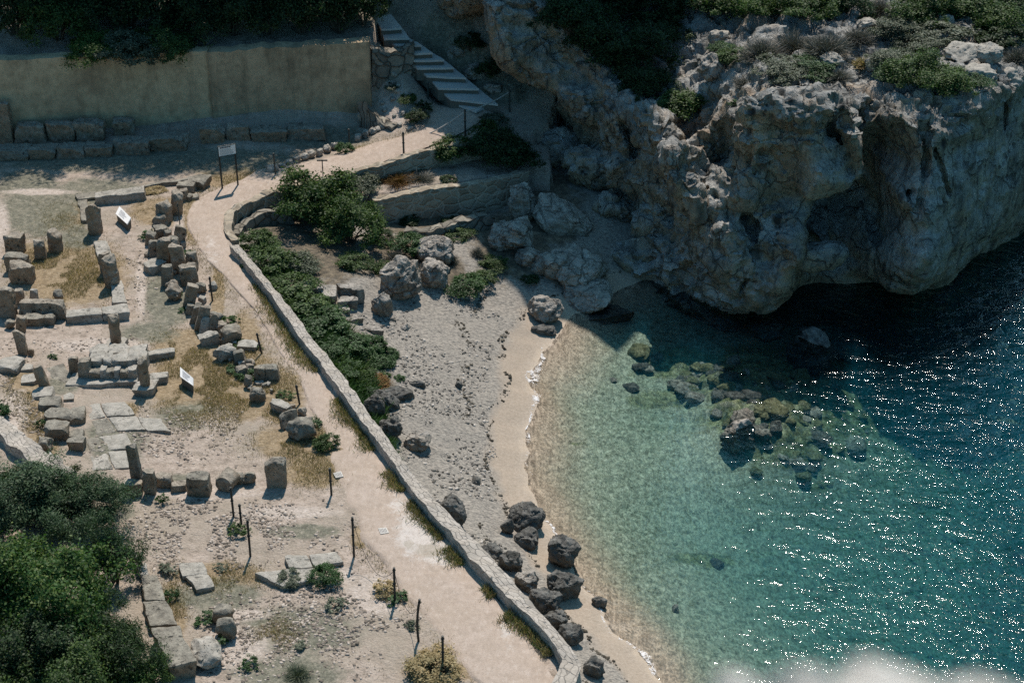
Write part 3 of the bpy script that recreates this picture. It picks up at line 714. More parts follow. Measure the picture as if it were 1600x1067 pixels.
cliff = mesh_obj("cliff", cv, cq[keep[cq].all(1)], M_CLIFF, smooth_deg=38); cliff["kind"] = "structure"
# ================================================================== BUILDERS
_cg = {}
def cube_grid(n):
    if n in _cg: return _cg[n]
    t = np.linspace(-1, 1, n); U, Vv = np.meshgrid(t, t, indexing="ij"); o = np.ones_like(U)
    fs, vs_ = [], []; base = 0
    for ax in range(3):
        for sg in (-1, 1):
            c = [None] * 3; c[ax] = o * sg; c[(ax + 1) % 3] = U; c[(ax + 2) % 3] = Vv
            vs_.append(np.stack(c, -1).reshape(-1, 3)); fs.append(grid_faces(n, n, sg < 0) + base); base += n * n
    v = np.concatenate(vs_); f = np.concatenate(fs)
    k = np.round(v * 1e4).astype(int); u, idx, inv = np.unique(k, axis=0, return_index=True, return_inverse=True)
    _cg[n] = (v[idx], inv.reshape(-1)[f]); return _cg[n]
def rock_mesh(kind, w, d, h, seed, n=None, rnd=None, chips=None, rough=1.0):
    """block / column / boulder with its origin at the middle of its foot"""
    r_ = np.random.default_rng(seed)
    if n is None: n = int(np.clip(max(w, d, h) / .06, 9, 30))
    c, f = cube_grid(n); hf = np.array([w, d, h]) / 2; m = hf.min()
    if kind == "boulder":
        s = c / np.linalg.norm(c, axis=1)[:, None]
        s = s * (1 + .25 * (1 / np.abs(s).max(1)[:, None] - 1))
        p = s * hf
        p = p * (1 + .20 * vnoise(s * 1.25 + seed * 3.7)[:, None] + .12 * vnoise(s * 2.6 + seed)[:, None])
        for _ in range(10 if chips is None else chips):
            q = r_.normal(size=3); q /= np.linalg.norm(q)
            lim = np.percentile(p @ q, r_.uniform(84, 95)); e_ = np.maximum(p @ q - lim, 0); p = p - .85 * e_[:, None] * q
    else:
        b = c.copy()
        if kind == "column":
            x, y = b[:, 0].copy(), b[:, 1].copy()
            b[:, 0] = x * np.sqrt(1 - y * y / 2); b[:, 1] = y * np.sqrt(1 - x * x / 2)
            p = b * hf
            rad = .08 * m
            zz = np.abs(p[:, 2]) - (hf[2] - rad); s = np.where(zz > 0, 1 - (zz / rad) ** 2 * rad / m * .6, 1); p[:, :2] *= s[:, None]
        else:
            rad = m * (.09 if rnd is None else rnd); p = c * hf
            inn = np.clip(p, -(hf - rad), hf - rad); dr = p - inn; dr /= np.linalg.norm(dr, axis=1)[:, None] + 1e-9; p = inn + dr * rad
            p[:, :2] *= 1 + (.10 * r_.uniform(-1, 1)) * (p[:, 2:3] / hf[2])
        for _ in range(4 if chips is None else chips):
            q = np.array([r_.choice([-1, 1]) * r_.uniform(.3, 1), r_.choice([-1, 1]) * r_.uniform(.3, 1), r_.uniform(-.1, 1.3)]); q /= np.linalg.norm(q)
            sup = (np.abs(q) * hf).sum() * (.8 if kind == "column" else 1)
            e_ = np.maximum(p @ q - sup * r_.uniform(.68, .9), 0); p = p - .95 * e_[:, None] * q
    dr = p / (np.linalg.norm(p, axis=1)[:, None] + 1e-9)
    s0 = max(m, .08)
    big = kind == "boulder"
    p = p + dr * (rough * ((.09 if big else .06) * s0 * fbm(p / s0 * .9 + seed * 1.3, 3, ridge=big) + min(.02, .12 * s0) * fbm(p * 9 + seed, 3) - min(.03, .1 * s0) * smooth(.3, .6, vnoise(p * 6 + seed * 2))))[:, None]
    if not big and n > 8: p = p + dr * (rough * s0 * .13 * facets(p / s0, 1.1, seed % 43, .05))[:, None]
    if big: p = p + dr * (s0 * (.20 * facets(p / s0, .8, seed % 50) + .05 * facets(p / s0, .3, seed % 31)))[:, None]
    p[:, 2] += h / 2
    return p, f
def pxm(px, py, p0):
    q = np.asarray(p0) - CAM; zc = q @ FW; va = math.atan2(-q[2], q[1])
    return zc / F, va
_seed = [100]
def place_stone(name, kind, mat, px, py, w, h, d, yaw, tx, ty, label, cat, group=None, z0=None, sink=.04, ground=None, **kw):
    """px, py: foot of the side facing the viewer; w, h in picture pixels; d = depth / width"""
    p0 = np.asarray(ground) if ground is not None else hit(px, py, z0)
    k, va = pxm(px, py, p0); W = w * k; Hh = h * k / math.cos(va); Dd = d * W
    _seed[0] += 1
    v, f = rock_mesh(kind, W, Dd, Hh + sink, _seed[0], **kw)
    o = mesh_obj(name, v, f, mat, smooth_deg=48 if kind == "boulder" else 32)
    o.location = (p0[0], p0[1] + Dd / 2 * .92, p0[2] - sink)
    o.rotation_euler = (R(tx), R(ty), R(yaw))
    return tag(o, label, cat, group)
def quad_slab(name, mat, quad, ztop, thick, label, cat, group=None, n=None, rough=1.0):
    """flat stone whose top face has the four traced corners"""
    q = np.array([P(a, b, ztop)[:2] for a, b in quad]); ctr = q.mean(0)
    w = np.linalg.norm(q[1] - q[0]); l = np.linalg.norm(q[2] - q[1]); _seed[0] += 1; sd_ = _seed[0]
    if n is None: n = int(np.clip(max(w, l) / .07, 8, 30))
    c, f = cube_grid(n); hf = np.array([w / 2, l / 2, thick / 2]); rad = min(.03, thick * .3)
    p = c * hf; inn = np.clip(p, -(hf - rad), hf - rad); dr = p - inn; dr /= np.linalg.norm(dr, axis=1)[:, None] + 1e-9; p = inn + dr * rad
    u = (p[:, 0] / w + .5)[:, None]; v_ = (p[:, 1] / l + .5)[:, None]
    xy_ = (q[0] * (1 - u) * (1 - v_) + q[1] * u * (1 - v_) + q[2] * u * v_ + q[3] * (1 - u) * v_) - ctr
    pp_ = np.concatenate([xy_, p[:, 2:3] - thick / 2], 1)
    edge = np.maximum(np.abs(c[:, 0]), np.abs(c[:, 1])) ** 6
    a = np.stack([pp_[:, 0] + ctr[0], pp_[:, 1] + ctr[1], pp_[:, 2]], 1)
    pp_[:, :2] += .035 * rough * np.stack([fbm(a * 2.5, 3), fbm(a * 2.5 + 50, 3)], 1) * edge[:, None]
    pp_[:, 2] += rough * (.014 * fbm(a * 2.2 + sd_, 3) + .006 * fbm(a * 11, 2)) * (c[:, 2] > 0)
    if np.cross(q[1] - q[0], q[2] - q[1]) < 0: f = f[:, ::-1]
    o = mesh_obj(name, pp_, f, mat, smooth_deg=42); o.location = (ctr[0], ctr[1], ztop)
    return tag(o, label, cat, group)

def wall_strip(name, mat, top_a, top_b, base, step=.12, jag=.03, rough=.03, parent=None, endcap=True):
    """wall between two top edges (lists of xyz); base: height of its foot (number or per-point list). Length/height go into UV"""
    a = np.asarray(top_a, float); b = np.asarray(top_b, float)
    L = np.linalg.norm(np.diff(a, axis=0), axis=1).sum(); n = max(4, int(L / step))
    bs = np.full(len(a), base, float) if np.isscalar(base) else np.asarray(base, float)
    a = resample(np.concatenate([a, bs[:, None]], 1), n); b = resample(b, n); bs = a[:, 3]; a = a[:, :3]
    th = np.linalg.norm((b - a)[:, :2], axis=1).mean(); hh = (a[:, 2] - bs).mean()
    nh = max(3, int(hh / .12)); nt = max(3, int(th / .10))
    rings = []
    for k in range(nh + 1):
        t = k / nh; r_ = a.copy(); r_[:, 2] = bs + (a[:, 2] - bs) * t; rings.append((r_, hh * t))
    for k in range(1, nt):
        t = k / nt; rings.append((a * (1 - t) + b * t, hh + th * t))
    for k in range(nh + 1):
        t = k / nh; r_ = b.copy(); r_[:, 2] = b[:, 2] - (b[:, 2] - bs) * t; rings.append((r_, hh + th + hh * t))
    V_ = np.stack([r_ for r_, _ in rings], 1); nr = len(rings)
    vv = np.array([v for _, v in rings]); uu = np.linspace(0, L, n)
    ns = np.stack([fbm(V_ * 3 + 11 * k, 3) for k in range(3)], -1)
    V_ = V_ + rough * ns; 
    tn = vnoise(np.stack([uu * 2.2, uu * 0, uu * 0], 1)); tn2 = vnoise(np.stack([uu * 6, uu * 0 + 4, uu * 0], 1))
    topm = np.zeros(nr); topm[nh:nh + nt + 1] = 1; topm[nh - 1] = topm[min(nr - 1, nh + nt + 1)] = .3
    V_[..., 2] += jag * (tn + .6 * tn2)[:, None] * topm[None]
    fs = [tuple(x) for x in grid_faces(n, nr, True)]
    if endcap: fs += [tuple(range(nr)), tuple(range((n - 1) * nr, n * nr))[::-1]]
    o = mesh_obj(name, V_.reshape(-1, 3), fs, mat, parent, 40)
    uvs = np.stack([np.repeat(uu, nr), np.tile(vv, n)], 1)
    ul = o.data.uv_layers.new(name="UVMap"); li = np.zeros(len(o.data.loops), np.int32); o.data.loops.foreach_get("vertex_index", li)
    ul.data.foreach_set("uv", uvs[li].astype(np.float32).ravel())
    return o
def offset(line, dist):
    l = np.asarray(line, float); d_ = np.gradient(l[:, :2], axis=0); d_ /= np.linalg.norm(d_, axis=1)[:, None] + 1e-9
    o = l.copy(); o[:, 0] += d_[:, 1] * dist; o[:, 1] -= d_[:, 0] * dist; return o
def tube(pts, r, sides=7, r_end=None):
    pts = np.asarray(pts, float); n = len(pts); t = np.gradient(pts, axis=0); t /= np.linalg.norm(t, axis=1)[:, None] + 1e-9
    up = np.where(np.abs(t[:, 2:3]) > .9, np.array([[1., 0, 0]]), np.array([[0, 0, 1.]]))
    x = np.cross(t, up); x /= np.linalg.norm(x, axis=1)[:, None]; y = np.cross(t, x)
    rr_ = np.linspace(r, r if r_end is None else r_end, n)[:, None, None]
    an = np.linspace(0, 2 * np.pi, sides, endpoint=False)
    V_ = pts[:, None] + rr_ * (np.cos(an)[None, :, None] * x[:, None] + np.sin(an)[None, :, None] * y[:, None])
    f = []
    for i in range(n - 1):
        for k in range(sides):
            k2 = (k + 1) % sides; f.append((i * sides + k, i * sides + k2, (i + 1) * sides + k2, (i + 1) * sides + k))
    f += [tuple(range(sides))[::-1], tuple(range((n - 1) * sides, n * sides))]
    return V_.reshape(-1, 3), f
def merge(parts):
    vs_, fs = [], []; b = 0
    for v, f in parts:
        vs_.append(np.asarray(v)); fs += [tuple(int(i) + b for i in x) for x in f]; b += len(v)
    return np.concatenate(vs_), fs
def box(x0, x1, y0, y1, z0, z1):
    v = np.array([(x, y, z) for x in (x0, x1) for y in (y0, y1) for z in (z0, z1)], float)
    return v, [(0, 1, 3, 2), (4, 6, 7, 5), (0, 4, 5, 1), (2, 3, 7, 6), (0, 2, 6, 4), (1, 5, 7, 3)]

# ------------------------------------------------------------------ foliage
def mat_leaf(name, a, b, c, trans=.35, rough=.55):
    m = N(name); g = m.n("NewGeometry"); p = m.pos()
    r_ = g.outputs["Random Per Island"]
    col = m.ramp(r_, [(0.0, a), (.55, b), (1.0, c)])
    cl = m.noise(p, 1.3, 4, .6)
    col = m.mix(m.rng(cl, .4, .65), m.mix(1.0, col, (.62, .66, .62), "MULTIPLY"), col)
    pr = m.n("BsdfPrincipled"); m.l(col, pr.inputs[0]); pr.inputs["Roughness"].default_value = rough; pr.inputs["Specular IOR Level"].default_value = .25
    tl = m.n("BsdfTranslucent"); m.l(m.mix(1.0, col, (1.0, 1.15, .55), "MULTIPLY"), tl.inputs[0])
    mx = m.n("MixShader"); mx.inputs[0].default_value = trans; m.l(pr.outputs[0], mx.inputs[1]); m.l(tl.outputs[0], mx.inputs[2])
    return m.done(mx.outputs[0])
LEAF = {
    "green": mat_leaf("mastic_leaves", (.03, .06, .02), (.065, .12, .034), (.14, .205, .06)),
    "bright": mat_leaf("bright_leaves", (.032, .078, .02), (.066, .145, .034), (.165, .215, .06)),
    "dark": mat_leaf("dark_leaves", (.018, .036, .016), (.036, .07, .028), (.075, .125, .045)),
    "grey": mat_leaf("grey_green_leaves", (.07, .085, .06), (.13, .15, .105), (.22, .24, .17), .25),
    "jun": mat_leaf("juniper_needles", (.028, .058, .03), (.058, .108, .052), (.115, .175, .085), .25),
    "twig": mat_leaf("dry_twigs", (.10, .09, .075), (.20, .185, .16), (.34, .32, .29), .05, .9),
    "straw": mat_leaf("dry_grass", (.26, .185, .09), (.42, .31, .17), (.58, .46, .28), .25, .8),
    "moss": mat_leaf("low_green_cover", (.025, .065, .02), (.045, .105, .03), (.08, .15, .05), .3),
    "rust": mat_leaf("rusty_cover", (.12, .055, .02), (.22, .11, .04), (.30, .19, .08), .2, .8),
}
M_WOOD = mat_flat("bark", (.12, .095, .07), .9)
def leaf_cloud(n, leaf, clusters, seed, elong=1.7, sig=.12, zmin=-.25, hollow=.55, flat=1.0, lob=.55, up=.3):
    r_ = np.random.default_rng(seed)
    d_ = r_.normal(size=(clusters * 3, 3)); d_ /= np.linalg.norm(d_, axis=1)[:, None]
    d_ = d_[d_[:, 2] > zmin][:clusters]
    rad = hollow + (1 - hollow) * r_.random(len(d_)) ** .5
    rad = rad * (1 + lob * vnoise(d_ * 1.6 + seed * 5.1))
    cc = d_ * rad[:, None]
    k = r_.integers(0, len(cc), n)
    sg = sig * (.6 + .8 * r_.random(len(cc)))[k][:, None]
    p = cc[k] + r_.normal(size=(n, 3)) * sg
    p[:, 2] = np.maximum(p[:, 2], -.98 + .0 * p[:, 2])
    nrm = p - cc[k] * .55 + r_.normal(size=(n, 3)) * .55 + np.array([0, 0, up]); nrm /= np.linalg.norm(nrm, axis=1)[:, None]
    tv = np.cross(nrm, r_.normal(size=(n, 3))); tv /= np.linalg.norm(tv, axis=1)[:, None]; bt = np.cross(nrm, tv)
    s = leaf * (.6 + .8 * r_.random(n))[:, None]
    V_ = np.stack([p - tv * s, p - bt * s / elong + nrm * s * .15, p + tv * s, p + bt * s / elong + nrm * s * .15], 1)
    return V_.reshape(-1, 3), np.arange(n * 4).reshape(n, 4)
def twig_cloud(n, seed, length=.9, width=.012, up=.55, lob=.25):
    r_ = np.random.default_rng(seed)
    d_ = r_.normal(size=(n, 3)); d_[:, 2] = np.abs(d_[:, 2]) * .9 + up * .3; d_ /= np.linalg.norm(d_, axis=1)[:, None]
    L = length * (.55 + .5 * r_.random(n)) * (1 + lob * vnoise(d_ * 2 + seed))
    st = r_.random(n) * .75; a = d_ * (L * st)[:, None]; dd = d_ + r_.normal(size=(n, 3)) * .35; dd /= np.linalg.norm(dd, axis=1)[:, None]
    b = a + dd * (L * (1 - st) * (.5 + .5 * r_.random(n)))[:, None]
    s = np.cross(dd, r_.normal(size=(n, 3))); s /= np.linalg.norm(s, axis=1)[:, None]; s *= width
    V_ = np.stack([a - s, a + s, b + s * .35, b - s * .35], 1); V_[..., 2] = np.maximum(V_[..., 2], -.05)
    return V_.reshape(-1, 3), np.arange(n * 4).reshape(n, 4)
def quick_mesh(name, v, f, mat):
    me = bpy.data.meshes.new(name); v = np.asarray(v, np.float32); n, k = f.shape
    me.vertices.add(len(v)); me.vertices.foreach_set("co", v.ravel()); me.loops.add(n * k); me.loops.foreach_set("vertex_index", f.astype(np.int32).ravel())
    me.polygons.add(n); me.polygons.foreach_set("loop_start", np.arange(0, n * k, k, dtype=np.int32)); me.update(calc_edges=True); me.materials.append(mat); return me
def stem_mesh(seed, n=15, h=.95, r0=.04):
    r_ = np.random.default_rng(seed); parts = []
    for k in range(n):
        a = r_.uniform(0, 6.28); s = r_.uniform(.2, 1.0)
        pts = [np.array([0.03 * math.cos(a), 0.03 * math.sin(a), -.12])]
        for t in (.35, .7, 1.0):
            pts.append(np.array([math.cos(a) * s * t ** 1.3, math.sin(a) * s * t ** 1.3, h * t * r_.uniform(.7, 1.05) * (1.05 - .45 * s * s)]) + r_.normal(size=3) * .03)
        parts.append(tube(pts, r0 * r_.uniform(.5, 1), 5, r0 * .2))
    v, f = merge(parts)
    me = bpy.data.meshes.new("stem"); me.from_pydata(v.tolist(), [], f); me.materials.append(M_WOOD); return me
def plant_mesh(kind, size, seed):
    """meshes in unit size (radius 1, foot at z = 0); leaf size chosen for a plant of that radius in metres"""
    if kind == "twig":
        v, f = twig_cloud({"s": 500, "m": 1300, "l": 2600}[size], seed, width={"s": .02, "m": .011, "l": .008}[size]); return quick_mesh("foliage", v, f, LEAF["twig"])
    if kind == "tuft":
        v, f = twig_cloud({"s": 420, "m": 900, "l": 1500}[size], seed, 1.0, .03, 1.2); return quick_mesh("foliage", v, f, LEAF["grey"])
    n, lf, cl = {"s": (700, .13, 26), "m": (5200, .062, 60), "l": (15000, .038, 120), "x": (30000, .03, 190)}[size]
    kw = dict(elong=1.7)
    if kind == "needle": kw = dict(elong=4.0, sig=.115, lob=.75, hollow=.4); lf *= 1.35; cl = int(cl * .62)
    if kind == "mat": kw = dict(zmin=.0, hollow=.8, sig=.10, lob=.15)
    if kind == "leaf" and size in "lx": kw = dict(elong=1.7, lob=.75, sig=.10)
    v, f = leaf_cloud(n, lf, cl, seed, **kw)
    v = v.copy(); v[:, 2] = v[:, 2] * .62 + .52 if kind != "mat" else v[:, 2]
    return quick_mesh("foliage", v, f, LEAF["green"])
_pm = {}
def plant(name, label, cat, group, loc, r, h, kind, size, leaf, seed=0, stem=True, rz=None):
    key = (kind, size, seed % 3)
    if key not in _pm: _pm[key] = (plant_mesh(kind, size, 11 + seed % 3 + 5 * len(_pm)), stem_mesh(seed + 3))
    fm, sm = _pm[key]
    root = empty(name, loc, rz if rz is not None else (seed * 2.399) % 6.28)
    tag(root, label, cat, group)
    o = bpy.data.objects.new("foliage", fm); COL.objects.link(o); o.parent = root; o.scale = (r, r * (.9 + .2 * ((seed * .618) % 1)), h)
    o.material_slots[0].link = 'OBJECT'; o.material_slots[0].material = LEAF[leaf]
    if stem and kind not in ("twig", "tuft", "mat"):
        s = bpy.data.objects.new("stem", sm); COL.objects.link(s); s.parent = root; s.scale = (r, r, h)
    return root
from mathutils.bvhtree import BVHTree
_bvh = BVHTree.FromPolygons(cv.tolist(), cq[keep[cq].all(1)].tolist())
def chit(px, py):
    """first surface seen at a picture point: cliff or ground"""
    d = ray(px, py); dv = Vector(d).normalized()
    loc, nrm, i, dist = _bvh.ray_cast(Vector(CAM), dv)
    g = hit(px, py)
    if loc is None: return g
    return np.array(loc) if (np.array(loc) - CAM) @ FW < (g - CAM) @ FW - .02 else g
def bush(px, py, rpx, leaf, label, kind="leaf", size=None, hr=1.0, cat="shrub", name="shrub", group=None, on=None, sink=.05):
    p0 = (chit if on == "cliff" else hit)(px, py); k, va = pxm(px, py, p0); r = rpx * k
    if size is None: size = "s" if r < .28 else "m" if r < .75 else "l" if r < 1.5 else "x"
    if kind in ("twig", "tuft") and size == "x": size = "l"
    _seed[0] += 1
    return plant(name, label, cat, group, (p0[0], p0[1], p0[2] - sink * r), r, r * hr, kind, size, leaf, _seed[0])
# ================================================================== WALLS AND STAIRS
M_PAR = mat_masonry("parapet_masonry", 4.2, (.37, .33, .285), (.49, .44, .39), (.345, .305, .265), .03, .7, (1, 1.9, 1))
M_RUB = mat_masonry("rubble_masonry", 2.2, (.25, .205, .155), (.42, .355, .275), (.42, .365, .29), .09, .8, (1, 1.5, 1))
M_RUB2 = mat_masonry("dark_rubble_masonry", 2.2, (.17, .155, .13), (.33, .30, .25), (.10, .09, .075), .07, 1.0, (1, 1.3, 1))
M_OCHRE = mat_plaster("ochre_render", (.33, .255, .16), (.51, .40, .26), (.26, .195, .13))
M_OCHRE2 = mat_plaster("brown_render", (.27, .20, .13), (.42, .32, .21), (.18, .135, .09))
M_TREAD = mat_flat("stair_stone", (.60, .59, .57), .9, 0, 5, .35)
M_RISER = mat_flat("shaded_riser_stone", (.17, .155, .13), .95, 0, 6, .4)  # darker than the treads: the risers' shade is put into the colour
M_STEEL = mat_flat("grey_green_steel", (.075, .085, .08), .55, .3)
M_BLACKST = mat_flat("dark_steel", (.035, .04, .04), .5, .3)
M_WHITE = mat_flat("white_panel", (.78, .76, .74), .5, 0, 3, .05)
M_INK = mat_flat("printed_ink", (.16, .15, .16), .7)
M_ROPE = mat_flat("pale_rope", (.5, .47, .43), .9)

par = wall_strip("parapet_wall", M_PAR, par_in, par_out, 1.0, .11, .035, .03)
tag(par, "low pale stone parapet running down the sea side of the long gravel path", "wall")
# upper path's retaining wall: top is a rim of stones
ra = rim.copy(); ra[:, 2] += .07; rb = ra.copy(); rb[:, :2] += RIMN * .26
rimw = wall_strip("retaining_wall", M_RUB, ra, rb, [1.2] * 9 + [2.0] * (len(rim) - 9), .11, .045, .035)
tag(rimw, "curved retaining wall carrying the upper path round the bend towards the stairs", "wall")
inn = np.array([P(a, b, 2.3) for a, b in [(361, 364), (366, 352), (381, 341), (399, 331), (427, 325), (455, 321)]])
iw = wall_strip("retaining_wall", M_RUB2, inn, offset(inn, .28), 1.2, .11, .03, .03)
tag(iw, "short inner curved wall with a pale top nested below the bend of the path", "wall")
wl = wall_strip("retaining_wall", M_RUB, w2, offset(w2, .3), 0.9, .11, .035, .03)
tag(wl, "straight rubble terrace wall in shade below the dry scrub, left of the cliff", "wall")
w3 = np.array([P(a, b, 1.55) for a, b in [(634, 352), (660, 354), (694, 347), (730, 338), (765, 330)]])
w3o = wall_strip("retaining_wall", M_RUB2, w3, offset(w3, .35), 0.6, .11, .06, .05)
tag(w3o, "lowest ruined stub of rubble wall above the round boulders", "wall")
# ochre wall at the back of the terrace
yw = np.array([(p[0], p[1], 5.38) for p in YW])
yi = yw[2] * .985 + yw[1] * .015
yA = np.array([yw[0], yw[1], yw[2]]); yB = np.array([yw[2] + (yw[3] - yw[2]) * .002, yw[3]])
root = empty("plastered_wall", (float(yw[1][0]) + 6, float(yw[1][1]) - .3, TZ))
tag(root, "long ochre plastered retaining wall in shade below the dark trees", "wall")
def child_at(o, r): o.parent = r; o.matrix_parent_inverse = Matrix.Translation(-Vector(r.location)); return o
o = wall_strip("wall_face", M_OCHRE, yA, yA + np.array([0, .5, 0]), 2.3, .25, .03, .006); child_at(o, root)
o = wall_strip("brown_wall_face", M_OCHRE2, yB - np.array([0, .09, -.05]), yB + np.array([0, .45, .05]), 2.3, .25, .06, .010); child_at(o, root)
o["label"] = "browner patched end of the plastered wall"
# rough stones at the wall's free end
def mrange(a, b, n): return [a + (b - a) * k / (n - 1) for k in range(n)]
we = np.array([(yw[3][0] + .02, yw[3][1] + .35, 5.2), (yw[3][0] + .45, yw[3][1] + .55, 4.95), (yw[3][0] + .95, yw[3][1] + .9, 4.75), (yw[3][0] + 1.5, yw[3][1] + 1.2, 4.85)])
o = wall_strip("rubble_wall", M_RUB2, we, we + np.array([0, .5, 0]), 3.0, .1, .08, .06); tag(o, "short dark rubble wall closing the gap between plastered wall and stairs", "wall")
sw = np.array([P(572, 158, 3.6), P(577, 168, 3.3), P(586, 182, 3.0), P(598, 194, 2.85), P(612, 201, 2.8)])
o = wall_strip("rubble_wall", M_RUB2, sw, offset(sw, -.4), 2.3, .1, .08, .06); tag(o, "low dark rubble edging at the foot of the sunlit stony slope", "wall")
# curved masonry wall at the left edge, half hidden by the near trees
lw = np.array([P(a, b, 3.05) for a, b in [(-60, 640), (-5, 678), (20, 698), (45, 718), (66, 735), (84, 752)]])
o = wall_strip("rubble_wall", M_PAR, lw, offset(lw, -.55), 2.2, .1, .06, .06); tag(o, "curved low stone wall with a shaded face beside the nearest trees at the left", "wall")

# stairs: each tread a block set into the slope
ST = [((705, 163), (743, 179), 3.05), ((704, 155), (778, 163), 3.2), ((685, 138), (748, 139), 3.42), ((667, 119), (728, 122), 3.64), ((652, 107), (709, 106), 3.86), ((638, 95), (694, 94), 4.08),
      ((630, 85), (676, 83), 4.3), ((618, 72), (659, 71), 4.52), ((600, 61), (640, 60), 4.74), ((596, 46), (628, 44), 4.96), ((588, 32), (615, 28), 5.2)]
root = empty("staircase", tuple(P(725, 165, 3.0))); tag(root, "shaded grey stone steps climbing from the path's end up to the left below the cliff", "stairs")
for k in range(len(ST) - 1):
    (l0, r0, z0), (l1, r1, z1) = ST[k], ST[k + 1]
    zt_ = z1 - .02
    a0, b0 = P(*l0, zt_), P(*r0, zt_); a1, b1 = P(*l1, zt_), P(*r1, zt_)
    if k == 0: a0, b0, b1 = P(704, 160, zt_), P(744, 174, zt_), P(777, 160, zt_); a1 = P(704, 152, zt_)
    ext = .35
    a1 = a1 + (a1 - a0) / np.linalg.norm(a1 - a0) * ext; b1 = b1 + (b1 - b0) / np.linalg.norm(b1 - b0) * ext
    n = 10; U, W_ = np.meshgrid(np.linspace(0, 1, n), np.linspace(0, 1, n), indexing="ij")
    top = (a0 * ((1 - U) * (1 - W_))[..., None] + b0 * (U * (1 - W_))[..., None] + b1 * (U * W_)[..., None] + a1 * ((1 - U) * W_)[..., None])
    top[..., 2] += .012 * vnoise(top * 4); ft_ = grid_faces(n, n)
    bt = top.copy(); bt[..., 2] -= .5; idx = np.arange(n * n).reshape(n, n)
    rg = list(idx[:, 0]) + list(idx[-1, 1:]) + list(idx[-2::-1, -1]) + list(idx[0, -2:0:-1]); m_ = n * n
    f = [tuple(x) for x in ft_] + [(rg[(i + 1) % len(rg)], rg[i], rg[i] + m_, rg[(i + 1) % len(rg)] + m_) for i in range(len(rg))]
    fw = (a0 - a1 + b0 - b1); fw[2] = 0; fw /= np.linalg.norm(fw); rs = np.concatenate([top.reshape(-1, 3) - [0, 0, .07], bt.reshape(-1, 3)]) - fw * .05
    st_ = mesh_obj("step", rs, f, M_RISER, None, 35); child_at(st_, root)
    bt2 = top.copy(); bt2[..., 2] -= .075
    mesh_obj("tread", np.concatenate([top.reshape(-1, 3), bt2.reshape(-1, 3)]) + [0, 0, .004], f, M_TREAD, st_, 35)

# ================================================================== POSTS, ROPE, SIGNS
def post(px, py, ptop, label, mat=M_STEEL, dx=0, r=.028, group="posts along the gravel path", bend=0.0, cross=False):
    p0 = hit(px, py); k, va = pxm(px, py, p0); h = (py - ptop) * k / math.cos(va); lx = dx * k
    t = np.linspace(0, 1, 8)[:, None]
    pts = np.array([[0, 0, -.15]]) * (1 - t) + np.array([[lx, 0, h]]) * t; pts[:, 0] += bend * np.sin(np.pi * t[:, 0])
    root = empty("fence_post", tuple(p0)); tag(root, label, "post", group)
    v, f = tube(pts, r, 9); mesh_obj("pole", v, f, mat, root, 50)
    a = np.linspace(0, 2 * np.pi, 13)
    for zf in (.93, .55):
        c = np.array([lx * zf, 0, h * zf]); ring = np.stack([c[0] + r * 1.25 * np.cos(a), r * 1.25 * np.sin(a), c[2] + 0 * a], 1)
        v, f = tube(ring, .008, 5); mesh_obj("wire_loop", v, f, M_BLACKST, root, 60)
    if cross:
        v, f = box(-.18, .18, -.02, .02, h * .93, h * .99); mesh_obj("cross_bar", v, f, mat, root)
    return p0, np.array([p0[0] + lx, p0[1], p0[2] + h * .93])
posts = {}
for key, px, py, tp, lab, mt, kw in [
    ("a", 518, 775, 732, "thin dark post beside the lone square block on the path's landward edge", M_BLACKST, {}),
    ("b", 553, 869, 809, "straight dark post between the pale paving slabs and the widening path", M_BLACKST, dict(dx=1)),
    ("c", 617, 941, 888, "dark post rising from a brownish bush at the path's edge", M_BLACKST, dict(dx=1)),
    ("d", 655, 1002, 938, "slightly bent dark post on bare gravel, second from the bottom of the photo", M_BLACKST, dict(dx=3, bend=-.05)),
    ("e", 692, 1048, 995, "dark post standing in the dry brown bush at the bottom of the photo", M_BLACKST, dict(dx=1)),
    ("f", 365, 807, 762, "short dark post standing just in front of the lying column drum", M_BLACKST, {}),
    ("g", 377, 818, 788, "shortest dark post, with a small green shrub at its foot", M_BLACKST, {}),
    ("h", 391, 868, 813, "tall dark post alone on the open rubble ground", M_BLACKST, dict(dx=1)),
    ("i", 332, 469, 433, "dark post beside a flat lying slab at the heap of leaning stones", M_BLACKST, dict(dx=-1)),
    ("j", 410, 553, 521, "dark leaning post by a pale flat block at the lower end of the stone heap", M_BLACKST, dict(dx=-6)),
    ("k", 469, 632, 602, "dark tilted post behind the big rough boulder beside the path", M_BLACKST, dict(dx=-4)),
    ("l", 431, 275, 240, "grey post by a white stone where the kerb of the upper path begins", M_STEEL, dict(dx=-1)),
    ("m", 505, 279, 250, "thin post with a small cross bar on the seaward edge of the upper path", M_STEEL, dict(cross=True, r=.018)),
    ("n", 546, 226, 202, "grey post with a green tuft at its foot beside the kerb stones", M_STEEL, {}),
    ("o", 631, 244, 207, "grey-green post on the retaining wall at the middle of the upper path", M_STEEL, dict(r=.035)),
    ("p", 669, 156, 130, "grey post in the shade at the left foot of the stairs", M_STEEL, dict(r=.035)),
    ("q", 727, 213, 172, "grey post carrying the pale rope where the path reaches the landing", M_STEEL, dict(r=.035)),
    ("r", 796, 176, 142, "grey post in shade at the cliff end of the pale rope", M_STEEL, dict(r=.035)),
    ("s", 281, 350, 318, "thin grey post between the upright stones and the bend of the path", M_STEEL, dict(r=.02))]:
    posts[key] = post(px, py, tp, lab, mt, **kw)
